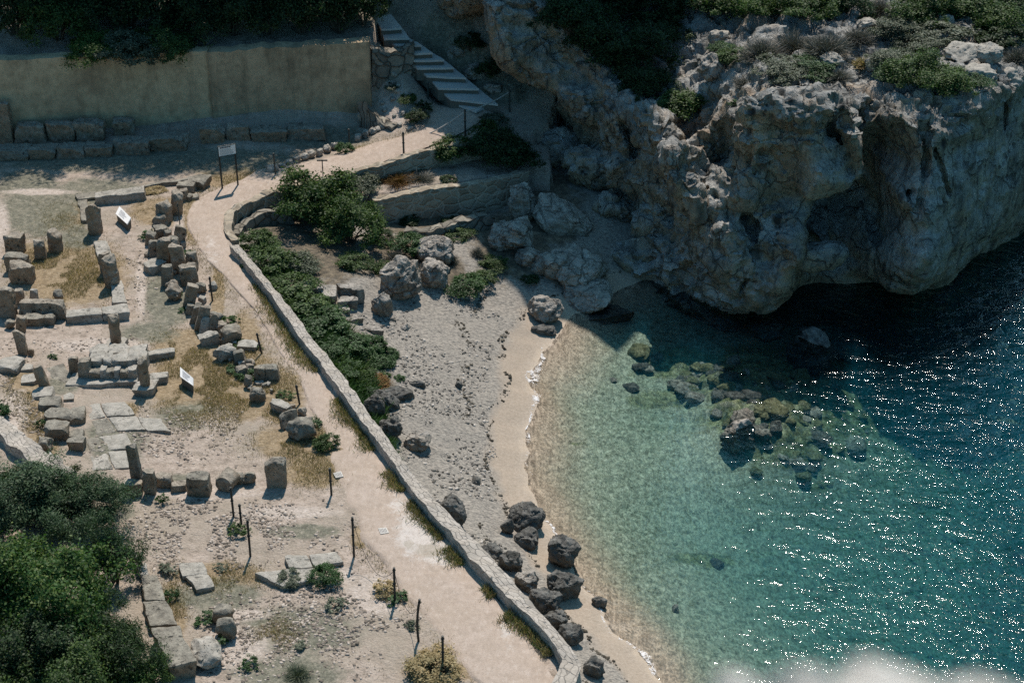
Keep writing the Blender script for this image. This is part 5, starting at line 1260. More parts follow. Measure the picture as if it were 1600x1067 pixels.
# flat slabs traced by their corners
for t in [
    (P_, [(103, 483), (159, 480), (161, 491), (103, 495)], 2.73, .28, "pale foundation slab right of the long low wall block", GS),
    (P_, [(159, 479), (198, 473), (201, 488), (161, 490.5)], 2.74, .28, "cracked pale foundation slab at the corner below the thick column stump", GS),
    (P_, [(172, 440), (190, 438), (198, 472), (176, 474)], 2.62, .2, "slab strip piece under the thick column stump, reaching to the foundation corner", GS),
    (P_, [(145, 376), (166, 374), (178, 408), (154, 410)], 2.62, .2, "slab strip piece just below the tallest column stump", GS),
    (L_, [(154, 411), (178, 409), (188, 437), (166, 440)], 2.61, .2, "slab strip piece beside the narrow column stump", GS),
    (L_, [(121, 312), (137, 310), (141, 345), (128, 346)], 2.61, .2, "narrow slab strip left of the tallest column stump", GS),
    (L_, [(118, 303), (150, 298), (149, 308), (121, 311)], 2.62, .2, "square pale slab at the corner above the tallest column stump", GS),
    (P_, [(148, 300), (226, 290), (228, 300), (148, 308)], 2.82, .36, "long raised slab with a dark front edge near the shaded back of the terrace", GS),
    (L_, [(226, 288), (330, 272), (331, 275), (227, 291)], 2.62, .2, "thin stone edging running from the raised slab towards the information board", GS),
    (P_, [(99, 602), (112, 583), (216, 574), (216, 596)], 2.66, .22, "broad step slab under the low masonry altar", GS),
    (L_, [(58, 580), (99, 568), (122, 604), (98, 606)], 2.62, .18, "wide pale paving slab left of the altar step", GS),
    (P_, [(225, 549), (272, 541), (273, 548), (228, 557)], 2.66, .25, "long low slab pointing right from behind the altar towards dry grass", GS),
    (P_, [(231, 582), (262, 579), (262, 588), (234, 592)], 2.68, .26, "short low slab behind the plaque side of the altar column", GS),
    (L_, [(219, 897), (246, 898), (259, 938), (226, 938)], 2.75, .35, "upper one of three big lichened slabs in a row at the bottom left", GS),
    (L_, [(222, 939), (259, 939), (279, 974), (235, 978)], 2.74, .34, "middle one of three big lichened slabs in a row at the bottom left", GS),
    (L_, [(235, 979), (279, 975), (305, 1031), (262, 1040)], 2.95, .6, "lowest and thickest of three big lichened slabs at the bottom left", GS),
    (P_, [(206, 880), (229, 878), (234, 896), (219, 898)], 2.68, .3, "small pale slab above the row of three big lichened slabs", GS),
    (P_, [(200, 862), (214, 861), (215, 871), (202, 873)], 2.75, .35, "small pale square block beside the dark juniper branch", GS),
    (P_, [(278, 878), (316, 877), (324, 896), (286, 898)], 2.61, .16, "upper one of two pale square pavers on the open ground", GS),
    (P_, [(290, 898), (325, 896), (335, 914), (310, 920)], 2.60, .16, "lower one of two pale square pavers on the open ground", GS),
    (P_, [(443, 868), (480, 866), (490, 885), (452, 887)], 2.61, .16, "left paver of a pale pair near the path's posts", GS),
    (P_, [(482, 866), (525, 861), (537, 876), (492, 884)], 2.61, .16, "right paver of a pale pair near the path's posts", GS),
    (P_, [(398, 893), (492, 885), (490, 903), (440, 915)], 2.62, .2, "long pale paver with two green shrubs on its lower edge", GS),
    (P_, [(128, 633), (156, 628), (166, 650), (140, 656)], 2.60, .16, "paver of the court nearest the altar step's left end", GS),
    (P_, [(158, 630), (196, 626), (210, 647), (168, 650)], 2.605, .16, "cracked pale paver of the court below the altar's middle", GS),
    (L_, [(141, 658), (168, 652), (180, 674), (152, 680)], 2.60, .16, "paver of the court beside the small weedy gap", GS),
    (P_, [(170, 652), (212, 648), (228, 670), (182, 673)], 2.605, .16, "large pale paver at the centre of the court", GS),
    (L_, [(132, 686), (152, 682), (164, 704), (138, 708)], 2.60, .16, "paver of the court right of the dark chipped block", GS),
    (P_, [(154, 681), (196, 676), (210, 700), (166, 703)], 2.605, .16, "square paver in the lower middle of the court", GS),
    (P_, [(138, 710), (164, 706), (178, 732), (146, 736)], 2.60, .16, "reddish paver at the lower left of the court", GS),
    (P_, [(166, 705), (207, 702), (208, 728), (181, 732)], 2.605, .16, "paver of the court just left of the tall standing slab", GS),
    (P_, [(214, 650), (250, 652), (268, 674), (230, 672)], 2.595, .16, "worn paver on the right side of the court", GS),
]:
    quad_slab("stone_slab", t[0], t[1], t[2], t[3], t[4], "stone slab", t[5])
# low masonry altar: one thing of many fitted stones
p0 = P(166, 592, 2.6); root = empty("altar", tuple(p0)); tag(root, "low altar of rough fitted masonry on a broad step slab among the ruins", "altar")
def part_block(x0, y0, x1, y1, h, d, seed, mat, name, ztop=None, kind="block"):
    w_ = x1 - x0; a = P((x0 + x1) / 2, y1, 2.62); k, va = pxm(x0, y1, a); v, f = rock_mesh(kind, w_ * k * .97, d, h, seed)
    o = mesh_obj(name, v, f, mat, None, 42); o.location = (a[0], a[1] + d / 2, 2.62 if ztop is None else ztop); child_at(o, root); return o
top_row = [(141, 164, 25), (163, 176, 20), (175, 200, 26), (199, 216, 25), (214, 229, 26)]
for i, (x0, x1, hh) in enumerate(top_row): part_block(x0, 0, x1, 585, .44, .55, 300 + i, P_, "top_stone")
for i, (x0, x1) in enumerate([(139, 158), (157, 167), (165, 180), (179, 189), (188, 201), (200, 214)]): part_block(x0, 0, x1, 594, .26 + .05 * (i % 2), .32, 320 + i, P_ if i % 2 else L_, "front_stone", kind="block")
for i, (x0, x1, y) in enumerate([(140, 170, 571), (168, 205, 570), (203, 228, 571)]): part_block(x0, 0, x1, y, .40, .5, 340 + i, P_, "rear_stone")
o = root
# kerb of small stones along the upper path and stones of the sunlit slope
M_KERB = M_PALE
for i, (px, py, w_) in enumerate([(425, 272, 20), (440, 265, 12), (452, 260, 13), (464, 255, 14), (476, 251, 14), (487, 247, 14), (499, 243, 14), (511, 238, 14), (522, 233, 13), (559, 222, 16), (571, 216, 15), (582, 211, 13), (590, 207, 11), (598, 203, 10)]):
    place_stone("kerb_stone", "boulder", M_KERB, px, py, w_, w_ * .62, .8, 10 * i, 0, 0, "small white stone in the kerb on the shaded side of the upper path", "kerb stone", "kerb stones of the upper path", n=9, chips=4)
for i, (px, py, w_) in enumerate([(604, 128, 9), (615, 121, 12), (622, 137, 8), (613, 158, 9), (601, 176, 9), (606, 190, 8), (620, 147, 12), (628, 165, 13), (630, 181, 10), (616, 184, 8), (648, 180, 12), (645, 195, 9), (640, 205, 10), (652, 167, 9), (597, 165, 8), (624, 200, 10)]):
    place_stone("slope_stone", "boulder", M_PALE, px, py, w_, w_ * .6, .8, 33 * i, 0, 0, "small pale stone on the sunlit slope left of the stairs", "stone", "stones on the slope beside the stairs", n=9, chips=4)

# ================================================================== BOULDERS OF THE SHORE
B_, D_ = M_BOULDER, M_DARKROCK
GR = "boulders of the beach and shore"
for t in [
    (B_, 624, 474, 68, 66, .9, "largest pale rounded boulder above the beach, lit on top", {}),
    (B_, 597, 497, 32, 48, .9, "smaller rounded boulder leaning at the lower left of the largest pale one", {}),
    (B_, 683, 417, 60, 48, .8, "pale craggy boulder with rusty growth on top, upper right of the largest one", {}),
    (B_, 677, 452, 56, 44, .8, "shaded round boulder beneath the rusty-topped one", {}),
    (B_, 613, 505, 12, 9, .9, "small loose stone just below the leaning rounded boulder", {}),
    (B_, 630, 518, 22, 9, .9, "low pale stone at the shadow's edge on the beach", {}),
    (B_, 588, 494, 15, 9, .8, "small stone between the rock steps and the leaning rounded boulder", {}),
    (B_, 851, 508, 54, 40, .8, "sunlit brown boulder at the water's edge below the cliff", {}),
    (D_, 846, 524, 52, 10, .5, "dark low ledge washed by foam in front of the sunlit boulder", {}),
    (B_, 922, 488, 84, 40, .8, "long smooth boulder in shade at the cliff's foot, right of the sunlit one", {}),
    (D_, 948, 506, 96, 12, .5, "flat dark slab half under water below the long smooth boulder", {}),
    (B_, 905, 455, 84, 56, .8, "pointed boulder in shade behind the long smooth one", {}),
    (B_, 862, 436, 50, 44, .8, "shaded boulder left of the pointed one", {}),
    (B_, 828, 420, 36, 30, .8, "small shaded boulder with pale flecks between beach and terrace walls", {}),
    (B_, 800, 398, 62, 60, .8, "tall rounded boulder in shade below the ruined wall stub", {}),
    (B_, 866, 366, 104, 44, .6, "long slanting boulder in shade right of the terrace wall", dict(ty=30)),
    (B_, 825, 348, 40, 74, .8, "upright pale rock at the right end of the terrace wall", dict(ty=-12)),
    (D_, 820, 832, 62, 36, .8, "large dark craggy boulder on the beach nearest the waterline's bend", {}),
    (D_, 822, 856, 44, 18, .8, "small dark boulder just below the large craggy one", {}),
    (D_, 793, 836, 20, 26, .8, "dark boulder stub left of the large craggy one", {}),
    (D_, 881, 893, 48, 46, .9, "tall dark boulder standing at the waterline", {}),
    (D_, 878, 942, 58, 38, .8, "dark pointed boulder below the tall one at the waterline", {}),
    (D_, 797, 897, 44, 34, .9, "brownish dark rock against the parapet, above a pale one", {}),
    (B_, 822, 925, 34, 28, .9, "pale grey rock against the parapet", {}),
    (D_, 852, 958, 48, 34, .8, "dark rock against the parapet below the pale grey one", {}),
    (D_, 868, 985, 40, 26, .8, "low dark rock between the parapet and the beach gravel", {}),
    (D_, 889, 1008, 34, 28, .9, "rounded dark rock by the lower part of the parapet", {}),
    (D_, 929, 1060, 36, 26, .8, "lowest dark rock, beside the parapet's end", {}),
    (D_, 937, 950, 22, 18, .7, "small dark rock awash in the shallows", {}),
    (D_, 705, 826, 44, 52, .9, "tall ragged grey rock pressed against the parapet's middle", {}),
    (D_, 610, 690, 40, 36, .8, "dark rock with rusty plants beside the parapet", {}),
    (D_, 582, 655, 34, 40, .8, "dark shaded rock touching the parapet above the rusty plants", {}),
    (B_, 653, 706, 40, 27, .8, "grey rock on the gravel with a shadowed hollow at its foot", {}),
    (D_, 716, 605, 14, 8, .8, "small dark stone alone on the middle of the gravel beach", {}),
    (D_, 745, 757, 16, 9, .8, "small dark clump stone near the sand's edge", {}),
    (D_, 620, 628, 62, 14, .5, "long dark seaweed-covered ledge at the top of the gravel beach", {}),
    (D_, 652, 604, 36, 7, .4, "low dark driftwood-like ledge on the gravel", {}),
    (D_, 600, 640, 60, 20, .6, "ragged dark rock shelf above the gravel next to the rusty plants", {}),
    (D_, 770, 872, 36, 16, .8, "low dark rocks spilling from the parapet's foot onto the gravel", {}),
    (B_, 783, 392, 22, 16, .8, "small pale rock in shade near the dry round shrub", {}),
    (B_, 745, 128, 44, 26, .8, "rough rock in shade between the stairs and the cliff", {}),
    (B_, 772, 148, 30, 16, .8, "low rock in shade at the cliff side of the lowest step", {}),
    (B_, 715, 92, 34, 22, .8, "rock in deep shade beside the upper stairs", {}),
    (B_, 754, 442, 18, 10, .8, "small rock at the shrub edge of the beach", {}),
]:
    mt, px, py, w_, h_, d_, lab, kw = t
    kw = dict(kw); ty = kw.pop("ty", 0); h_ *= .78; w_ *= .97
    if px > 780 and py < 500 and px != 851: w_ *= 1.22; h_ *= .92
    place_stone("boulder", "boulder", mt, px, py, w_, h_, d_, (px * 7) % 50 - 25, 0, ty, lab, "boulder", GR, sink=.16, n=int(np.clip(w_ * .7, 16, 46)), **kw)
# rocks standing in the sea: foot given on the sea bed, height up to or just under the surface
for px, py, w_, top, mt, lab in [
    (1160, 672, 44, .12, B_, "pale-topped rock breaking the surface in the middle of the bay"),
    (1192, 650, 44, -.02, M_ALGAE, "rugged green-brown rock just awash, right above the pale-topped one"),
    (1235, 612, 34, -.02, B_, "yellowish sunken rock close to the cliff's shadow"),
    (1268, 632, 30, .04, D_, "dark rock breaking the surface, rightmost near the shadow's edge"),
    (1242, 716, 34, -.05, M_ALGAE, "sunken green-brown rock below the shadow in the glittering water"),
    (1276, 764, 30, -.02, M_ALGAE, "green-brown sunken rock farthest down in the glittering water"),
    (1025, 565, 32, -.02, B_, "yellowish sunken rock at the tip of the shadow near the sand"),
    (1107, 580, 32, -.05, B_, "greenish sunken rock along the shadow's edge"),
    (1153, 612, 30, -.05, B_, "round sunken rock below the greenish one"),
    (1212, 676, 28, -.08, D_, "small sunken rock right of the pale-topped rock"),
    (1280, 537, 86, .1, D_, "long oval rock in deep shade at the foot of the cliff"),
    (1325, 566, 84, -.05, B_, "flat sunken rock in deep shade right of the oval one"),
    (1120, 886, 36, -.08, D_, "dark sunken rock alone in the lower bay"),
    (1056, 955, 18, -.02, B_, "small greenish rock alone near the lower beach"),
    (1596, 880, 46, -.3, D_, "dark sunken rock at the right edge of the photo"),
    (1075, 600, 24, -.1, D_, "small dark sunken rock between the sand and the rocky shelf"),
    (1300, 610, 36, -.15, D_, "sunken rock in the shadow right of the surface-breaking dark rock"),
    (1200, 530, 70, -.1, B_, "broad sunken ledge in shade under the cliff's lowest point"),
]:
    p0 = P(px, py, 0); zb = float(height(p0[0], p0[1])); W = w_ * pxm(px, py, p0)[0] * (.9 if top < .05 else 1.1); hh = min(top - zb + .15, W * .42) if top < .05 else top - zb + .15; _seed[0] += 1
    if top < .05: p0 = hit(px, py); zb = p0[2]
    else: W = max(W, hh * 1.0)
    v, f = rock_mesh("boulder", W, W * .8, max(hh, .25), _seed[0], n=int(np.clip(w_ * .7, 16, 36)))
    o = mesh_obj("sea_rock", v, f, mt, smooth_deg=180); o.location = (p0[0], p0[1] + W * .3, zb - .15); o.rotation_euler = (0, 0, px); tag(o, lab, "rock", "rocks in the bay")
# many small flat sunken rocks scattered over the shelf between the cliff and the middle of the bay
r_ = np.random.default_rng(77); cnt = 0
while cnt < 95:
    bx, by, sx_, sy_ = [(1110, 580, 110, 18), (1190, 615, 110, 26), (1270, 640, 100, 30), (1180, 660, 80, 26), (1250, 715, 90, 30), (1120, 600, 90, 20)][r_.integers(6)]
    px, py = bx + r_.normal() * sx_ * .62, by + r_.normal() * sy_ * .75
    p0 = hit(px, py); W = r_.uniform(.22, .75) * (1.0 if r_.random() < .8 else 1.5); _seed[0] += 1; cnt += 1
    v, f = rock_mesh("boulder", W, W * .7, W * r_.uniform(.22, .42), _seed[0], n=12)
    o = mesh_obj("sea_rock", v, f, [D_, B_, M_ALGAE, M_ALGAE][r_.integers(4)], smooth_deg=180); o.location = (p0[0], p0[1], p0[2] - .05); o.rotation_euler = (0, 0, r_.uniform(0, 6))
    tag(o, "small flat sunken rock scattered on the greenish shelf of the bay", "rock", "small sunken rocks of the bay")
# rough rock-cut steps down to the beach
for (q_, z_, lab) in [([(471, 441), (503, 440), (508, 449), (480, 452)], 2.2, "topmost rock step on the way down to the beach, beside the bushes"),
                      ([(525, 440), (566, 446), (570, 452), (530, 449)], 2.1, "long thin rock step beneath the big bush"),
                      ([(503, 446), (525, 444), (526, 460), (506, 462)], 2.1, "rough rock step left of the long thin one"),
                      ([(529, 463), (555, 462), (558, 469), (531, 472)], 1.9, "short rock step with a dark riser in the middle of the descent"),
                      ([(515, 471), (545, 479), (548, 485), (525, 484)], 1.75, "pale rock step below the short one"),
                      ([(535, 489), (562, 488), (566, 496), (545, 500)], 1.6, "lower rock step near the leaning rounded boulder"),
                      ([(552, 505), (590, 508), (598, 515), (560, 514)], 1.4, "lowest rock step where the descent meets the gravel")]:
    quad_slab("rock_step", M_BOULDER, q_, z_ + .08, .5, lab, "rock step", "rough steps down to the beach", rough=2.2)
# ================================================================== VEGETATION
G1, G2, G3, G4 = "shrubs beside the path and ruins", "bushes on the bank below the parapet", "shrubs on the cliff top", "trees behind the plastered wall"
# --- bank below the bend and along the parapet
for px, py, r_, lf, kd, hr, lab in [
    (484, 346, 50, "green", "leaf", 1.6, "large dark green bush in the bend of the path, left half"),
    (545, 374, 44, "green", "leaf", 1.5, "large dark green bush right of the one in the path's bend, above the rock steps"),
    (520, 316, 30, "dark", "leaf", 1.1, "dark bush top behind the two large bushes at the path's bend"),
    (555, 412, 22, "green", "leaf", .8, "spreading bush between the rock steps and the largest boulder"),
    (404, 385, 26, "green", "leaf", 1.0, "bushy growth at the head of the long parapet"),
    (425, 420, 30, "green", "leaf", 1.0, "dense green bush on the bank, second along the parapet from its head"),
    (448, 452, 32, "green", "leaf", .9, "dense green bush on the bank, third along the parapet from its head"),
    (478, 482, 34, "green", "leaf", .9, "greyish dark bush on the bank level with the rock steps"),
    (506, 508, 34, "moss", "leaf", .9, "broad green bush on the bank just left of the lower rock steps"),
    (500, 545, 26, "moss", "leaf", .7, "bright green growth hugging the middle of the parapet"),
    (535, 540, 30, "moss", "leaf", .8, "round green bush at the foot of the rock steps"),
    (530, 575, 24, "moss", "leaf", .7, "bright low bush on the bank above the rusty plants"),
    (556, 588, 22, "green", "leaf", .7, "small dark green bush just above the rusty plants"),
    (556, 612, 20, "moss", "leaf", .6, "low green tuft between parapet and rusty plants"),
    (408, 388, 18, "green", "leaf", .9, "leafy green bush below the inner curved wall"),
    (462, 420, 26, "grey", "leaf", .8, "grey-green bush in shade behind the bank bushes"),
]:
    bush(px + 3, py + 4, r_ * 1.15, lf, lab, kd, hr=hr * (.85 if r_ > 40 or py < 430 else .68), group=G2)
for px, py, r_, lf, kd, hr, lab in [
    (575, 545, 30, "moss", "mat", .55, "round cushion of bright green ground cover on the gravel's edge, left one"),
    (606, 556, 18, "moss", "mat", .55, "curved cushion of bright green ground cover on the gravel's edge, right one"),
    (588, 566, 26, "moss", "mat", .45, "low strip of bright green ground cover joining the two cushions"),
    (598, 588, 12, "green", "mat", .5, "small green cushion beside the rusty patch"),
    (622, 592, 11, "moss", "mat", .5, "small green cushion right of the rusty patch"),
    (619, 612, 10, "moss", "mat", .5, "small bright cushion at the lower edge of the rusty patch"),
    (585, 598, 24, "rust", "mat", .35, "rust-coloured patch of low plants at the top of the beach"),
    (604, 670, 16, "rust", "mat", .4, "rusty and green tuft on a dark rock beside the parapet"),
    (680, 378, 22, "rust", "mat", .3, "rusty low growth on top of the craggy boulder"),
    (618, 408, 26, "twig", "twig", 1.0, "bare grey shrub between the big bush and the largest boulder"),
    (645, 395, 26, "moss", "leaf", .9, "bright green shrub behind the largest boulder"),
    (655, 428, 20, "twig", "twig", 1.1, "dry grey shrub between the two pale boulders"),
    (705, 412, 20, "twig", "twig", 1.2, "dry grey shrub on the right flank of the craggy boulder"),
    (746, 400, 18, "twig", "twig", 1.1, "pale round dry shrub alone in the shade near the cliff"),
    (725, 455, 28, "moss", "leaf", .7, "bright green shrub at the top corner of the beach"),
    (752, 440, 20, "green", "leaf", .7, "dark green shrub right of the bright one at the beach's top corner"),
    (600, 425, 16, "green", "leaf", .9, "small green shrub on the left flank of the largest boulder"),
    (565, 300, 24, "grey", "leaf", .9, "grey-green round shrub at the left end of the terrace wall"),
    (700, 250, 28, "green", "leaf", 1.1, "bright leafy bush against the upper path's retaining wall"),
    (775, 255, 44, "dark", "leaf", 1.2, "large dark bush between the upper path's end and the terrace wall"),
    (762, 222, 22, "green", "leaf", 1.1, "lighter leafy bush top in front of the largest dark bush by the wall"),
    (640, 350, 16, "dark", "leaf", .6, "dark plants in shade at the foot of the straight terrace wall, left of its middle"),
    (700, 352, 16, "dark", "leaf", .5, "dark plants in shade between the terrace wall and the ruined wall stub"),
    (720, 372, 20, "green", "leaf", .6, "green plants in front of the ruined wall stub"),
    (672, 366, 18, "twig", "twig", .8, "dry grey shrub just below the left end of the ruined wall stub"),
    (770, 418, 20, "green", "leaf", .6, "green shrub in shade between the dry round shrub and the cliff's boulders"),
    (600, 378, 18, "dark", "leaf", .9, "dark bush in shade under the left end of the terrace wall"),
    (830, 440, 14, "dark", "leaf", .6, "small dark plant in the shade between the cliff-foot boulders"),
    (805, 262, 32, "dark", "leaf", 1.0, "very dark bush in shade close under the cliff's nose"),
    (648, 268, 18, "dark", "mat", .4, "low dark green strip in the shade of the upper retaining wall"),
    (700, 282, 14, "dark", "mat", .5, "small dark plant in the middle of the terrace bed"),
    (622, 284, 48, "rust", "twig", .45, "tangle of dry brown scrub on the terrace bed"),
    (656, 281, 40, "twig", "twig", .45, "pale dry twigs at the right end of the terrace bed's scrub"),
]:
    bush(px, py, r_, lf, lab, kd, hr=hr, group=None)
# --- path side and ruins
for px, py, r_, lf, kd, hr, lab in [
    (538, 238, 15, "moss", "leaf", .9, "lone green tuft on the upper path's shaded edge"),
    (775, 192, 20, "grey", "leaf", .6, "yellowish low shrub on the path edge at the cliff end"),
    (635, 160, 14, "green", "leaf", .8, "green shrub in the middle of the sunlit slope by the stairs"),
    (612, 140, 12, "grey", "leaf", .6, "grey-green low shrub high on the sunlit slope"),
    (652, 190, 16, "dark", "leaf", 1.0, "dark shrub in shade at the left foot of the stairs"),
    (662, 172, 12, "dark", "leaf", 1.0, "dark small shrub between slope and landing"),
    (508, 700, 19, "green", "leaf", .9, "round green bush at the path edge below the biggest rough boulder"),
    (488, 665, 14, "moss", "leaf", .7, "green growth between the biggest rough boulder and the path"),
    (509, 910, 21, "moss", "leaf", .9, "round bright green bush on the edge of the long pale paver"),
    (452, 910, 20, "grey", "leaf", .6, "flatter grey-green bush left of the round bright one"),
    (525, 947, 16, "grey", "leaf", .6, "small grey-green bush below the paver's bushes"),
    (602, 925, 18, "straw", "leaf", .7, "brownish bush left of a dark post at the path edge"),
    (622, 938, 16, "moss", "leaf", .6, "yellow-green bush around the foot of a dark post"),
    (645, 980, 12, "grey", "leaf", .7, "small grey bush beside the bent post"),
    (684, 1048, 38, "straw", "leaf", .55, "wide dry brown bush at the bottom edge beside the last post"),
    (700, 1062, 14, "grey", "leaf", .6, "small bluish green plant in front of the wide dry bush"),
    (372, 832, 14, "green", "leaf", .8, "small green shrub at the foot of the shortest post"),
    (254, 784, 9, "moss", "leaf", 1.2, "little green plant in front of the blocks near the standing slab"),
    (262, 893, 14, "grey", "leaf", .7, "small shrub above the big lichened slabs"),
    (266, 935, 12, "moss", "leaf", 1.1, "upright green shrub right of the upper lichened slab"),
    (322, 968, 16, "moss", "leaf", .6, "green shrub above the grey pair of stones"),
    (336, 1012, 16, "moss", "leaf", .9, "green shrub below the grey pair of stones"),
    (390, 1040, 14, "moss", "leaf", .7, "small green shrub near the bottom edge, right of the pale outcrop"),
    (465, 1055, 36, "grey", "twig", .5, "flat grey dry bush at the bottom edge left of the path"),
    (470, 1010, 10, "grey", "leaf", .6, "tiny grey tuft above the flat grey bush"),
    (345, 888, 10, "grey", "leaf", .5, "tiny tuft right of the pale square pavers"),
    (82, 560, 7, "moss", "leaf", .8, "tiny green tuft on bare ground left of the altar"),
    (4, 650, 16, "moss", "leaf", 1.2, "green shrub cut by the left edge beside the pale rubble"),
    (66, 668, 8, "moss", "leaf", 1.6, "narrow green plant beside the dark lichened block"),
    (232, 372, 12, "moss", "leaf", .8, "green tuft at the left edge of the stone heap"),
    (292, 400, 12, "moss", "leaf", .7, "green weeds in the path-side gap of the heap's upper half"),
    (358, 505, 14, "green", "leaf", .7, "green weeds beside the flat brown stone of the heap"),
    (280, 462, 7, "moss", "leaf", .6, "tiny weeds between the humped and the round brown stones"),
    (288, 485, 10, "moss", "leaf", .5, "low weeds under the tall dark leaning stone"),
    (372, 540, 12, "green", "leaf", .6, "weeds around the large tilted block of the heap"),
    (388, 588, 16, "moss", "leaf", .6, "green weeds between the brown wedge and the two dark blocks"),
    (362, 580, 12, "moss", "leaf", .5, "low weeds under the large pale boulder"),
    (445, 620, 12, "green", "leaf", .6, "weeds above the long lying block near the tilted post"),
    (240, 298, 16, "straw", "leaf", .3, "yellow-green grass patch right of the long raised slab"),
    (402, 545, 8, "green", "leaf", .8, "small plant at the foot of the leaning post"),
]:
    bush(px, py, r_, lf, lab, kd, hr=hr, group=G1)
# --- near trees, lower left
GT = "near trees at the lower left"
for px, py, zc_, r_, h_, lf, kd, lab, nm in [
    (40, 815, 2.7, 1.2, 1.2, "jun", "needle", "feathery dark juniper at the left edge, behind the bright green tree", "juniper_tree"),
    (130, 818, 2.6, .95, 1.1, "jun", "needle", "feathery dark juniper with a visible trunk beside the row of blocks", "juniper_tree"),
    (180, 905, 2.6, .58, 1.35, "jun", "needle", "slim juniper whose right branches reach the row of big slabs", "juniper_tree"),
    (78, 985, 2.6, 1.3, 1.85, "bright", "leaf", "big bright green leafy tree at the left edge", "leafy_tree"),
    (0, 940, 2.8, 1.0, 1.6, "green", "leaf", "green leafy tree cut by the left edge", "leafy_tree"),
    (175, 1050, 2.5, .98, 1.25, "dark", "needle", "greyish dark bushy tree at the bottom edge left of the thickest slab", "leafy_tree"),
    (30, 1075, 2.6, 1.1, 1.4, "dark", "leaf", "dark green bushy tree in the bottom left corner", "leafy_tree"),
    (105, 1100, 2.5, 1.0, 1.3, "green", "leaf", "mid green bushy tree at the bottom edge between two darker ones", "leafy_tree"),
    (225, 1075, 2.5, .5, .7, "bright", "leaf", "bright low bush at the bottom edge beside the thickest slab", "leafy_tree"),
    (5, 775, 2.8, .5, .6, "bright", "leaf", "small yellowish green bush at the left edge above the junipers", "leafy_tree"),
]:
    p0 = P(px, py, zc_); _seed[0] += 1; g = height(p0[0], p0[1])
    plant(nm, lab, "tree", GT, (p0[0], p0[1], float(g) - .05), r_, h_, kd, "x" if r_ > .9 else "l", lf, _seed[0])
# --- trees and bushes behind the ochre wall (dark against the light)
x_w = np.interp
for i, (px, Y, r_, h_, lf) in enumerate([(30, 58.3, 1.3, 2.3, "dark"), (95, 57.9, 1.2, 1.7, "green"), (150, 56.5, 1.1, .95, "bright"), (205, 56.6, 1.1, .95, "grey"), (255, 56.9, 1.0, .9, "green"), (310, 58.2, 1.2, 1.6, "dark"), (365, 58.6, 1.2, 1.9, "dark"), (420, 58.6, 1.2, 2.0, "dark"), (475, 58.7, 1.2, 2.0, "dark"), (530, 58.8, 1.2, 2.1, "dark"), (570, 59.3, .9, 2.0, "dark")]):  # bright and grey leaves stand in for sunlight on the overhanging shrubs
    a = PY(px, 80, Y); z_ = float(height(a[0], a[1])); k_ = i
    lab = ["dark bush above the left end of the plastered wall", "green bush left of the sunlit shrub hanging over the plastered wall", "sunlit shrub spilling over the top of the plastered wall", "paler sunlit shrub overhanging the plastered wall's middle", "green shrub drooping over the wall right of the paler sunlit one", "dark bush straight above the left edge of the brown wall patch",
           "dark bush behind the wall, above the information board", "dark bush behind the wall, above the brown patched part's left half", "dark bush behind the wall, above the brown patched part's middle", "dark bush behind the wall, above the brown patched part's right half", "small dark bush between the wall's end and the stairs"][i]
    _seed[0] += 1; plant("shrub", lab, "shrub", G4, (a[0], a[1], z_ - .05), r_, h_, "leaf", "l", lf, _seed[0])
for px, Y, r_, h_, lab in [(140, 58.6, 1.3, 2.0, "dark bush right behind the sunlit shrub on the plastered wall"), (205, 58.7, 1.3, 2.1, "dark bush behind the paler overhanging shrub on the wall"), (262, 58.8, 1.3, 2.1, "dark bush behind the drooping green shrub on the wall"), (300, 59.6, 1.3, 2.4, "dark bush deeper in the thicket above the wall's middle"), (535, 60.4, 1.4, 2.6, "dark bush deeper in the thicket near the wall's right end"), (180, 60.0, 1.4, 2.6, "dark bush deeper in the thicket behind the overhanging shrubs")]:
    a = PY(px, 70, Y); _seed[0] += 1; plant("shrub", lab, "shrub", G4, (a[0], a[1], float(height(a[0], a[1])) - .05), r_, h_, "leaf", "l", "dark", _seed[0])
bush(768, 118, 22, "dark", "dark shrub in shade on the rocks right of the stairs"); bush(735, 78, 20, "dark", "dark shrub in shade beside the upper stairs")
for i, (x_, Y, r_, h_) in enumerate([(-20.5, 61.0, 2.4, 8.6), (-17.0, 60.8, 2.3, 8.2), (-13.8, 61.2, 2.3, 8.4), (-10.8, 61.0, 2.2, 8.0), (-8.2, 61.4, 1.9, 8.0), (-26.8, 61.0, 1.9, 8.0), (-23.8, 60.8, 2.4, 8.4)]):
    z_ = float(height(x_, Y)); _seed[0] += 1
    root = empty("dense_tree", (x_, Y, z_ - .1), i * 1.3)
    tag(root, ["dark dense tree above the left third of the plastered wall", "dark dense tree above the wall, behind the green bush", "dark dense tree above the wall's middle, behind the sunlit shrubs", "dark dense tree above the wall, behind the start of the brown patch", "dark dense tree above the brown patched part of the wall", "dark dense tree farthest beyond the left edge of the photo", "dark dense tree beyond the left edge of the photo"][i], "tree", G4)
    key = ("leaf", "x", i % 2)
    if key not in _pm: _pm[key] = (plant_mesh("leaf", "x", 90 + i), stem_mesh(i + 40))
    o = bpy.data.objects.new("crown", _pm[key][0]); COL.objects.link(o); o.parent = root; o.scale = (r_, r_, h_ * .8); o.location = (0, 0, h_ * .16); o.material_slots[0].link = 'OBJECT'; o.material_slots[0].material = LEAF["dark"]
    v, f = tube([(0, 0, -.3), (.08, .05, h_ * .3), (-.05, .1, h_ * .6), (.1, 0, h_ * .85)], .2, 8, .06); mesh_obj("trunk", v, f, M_WOOD, root, 60)
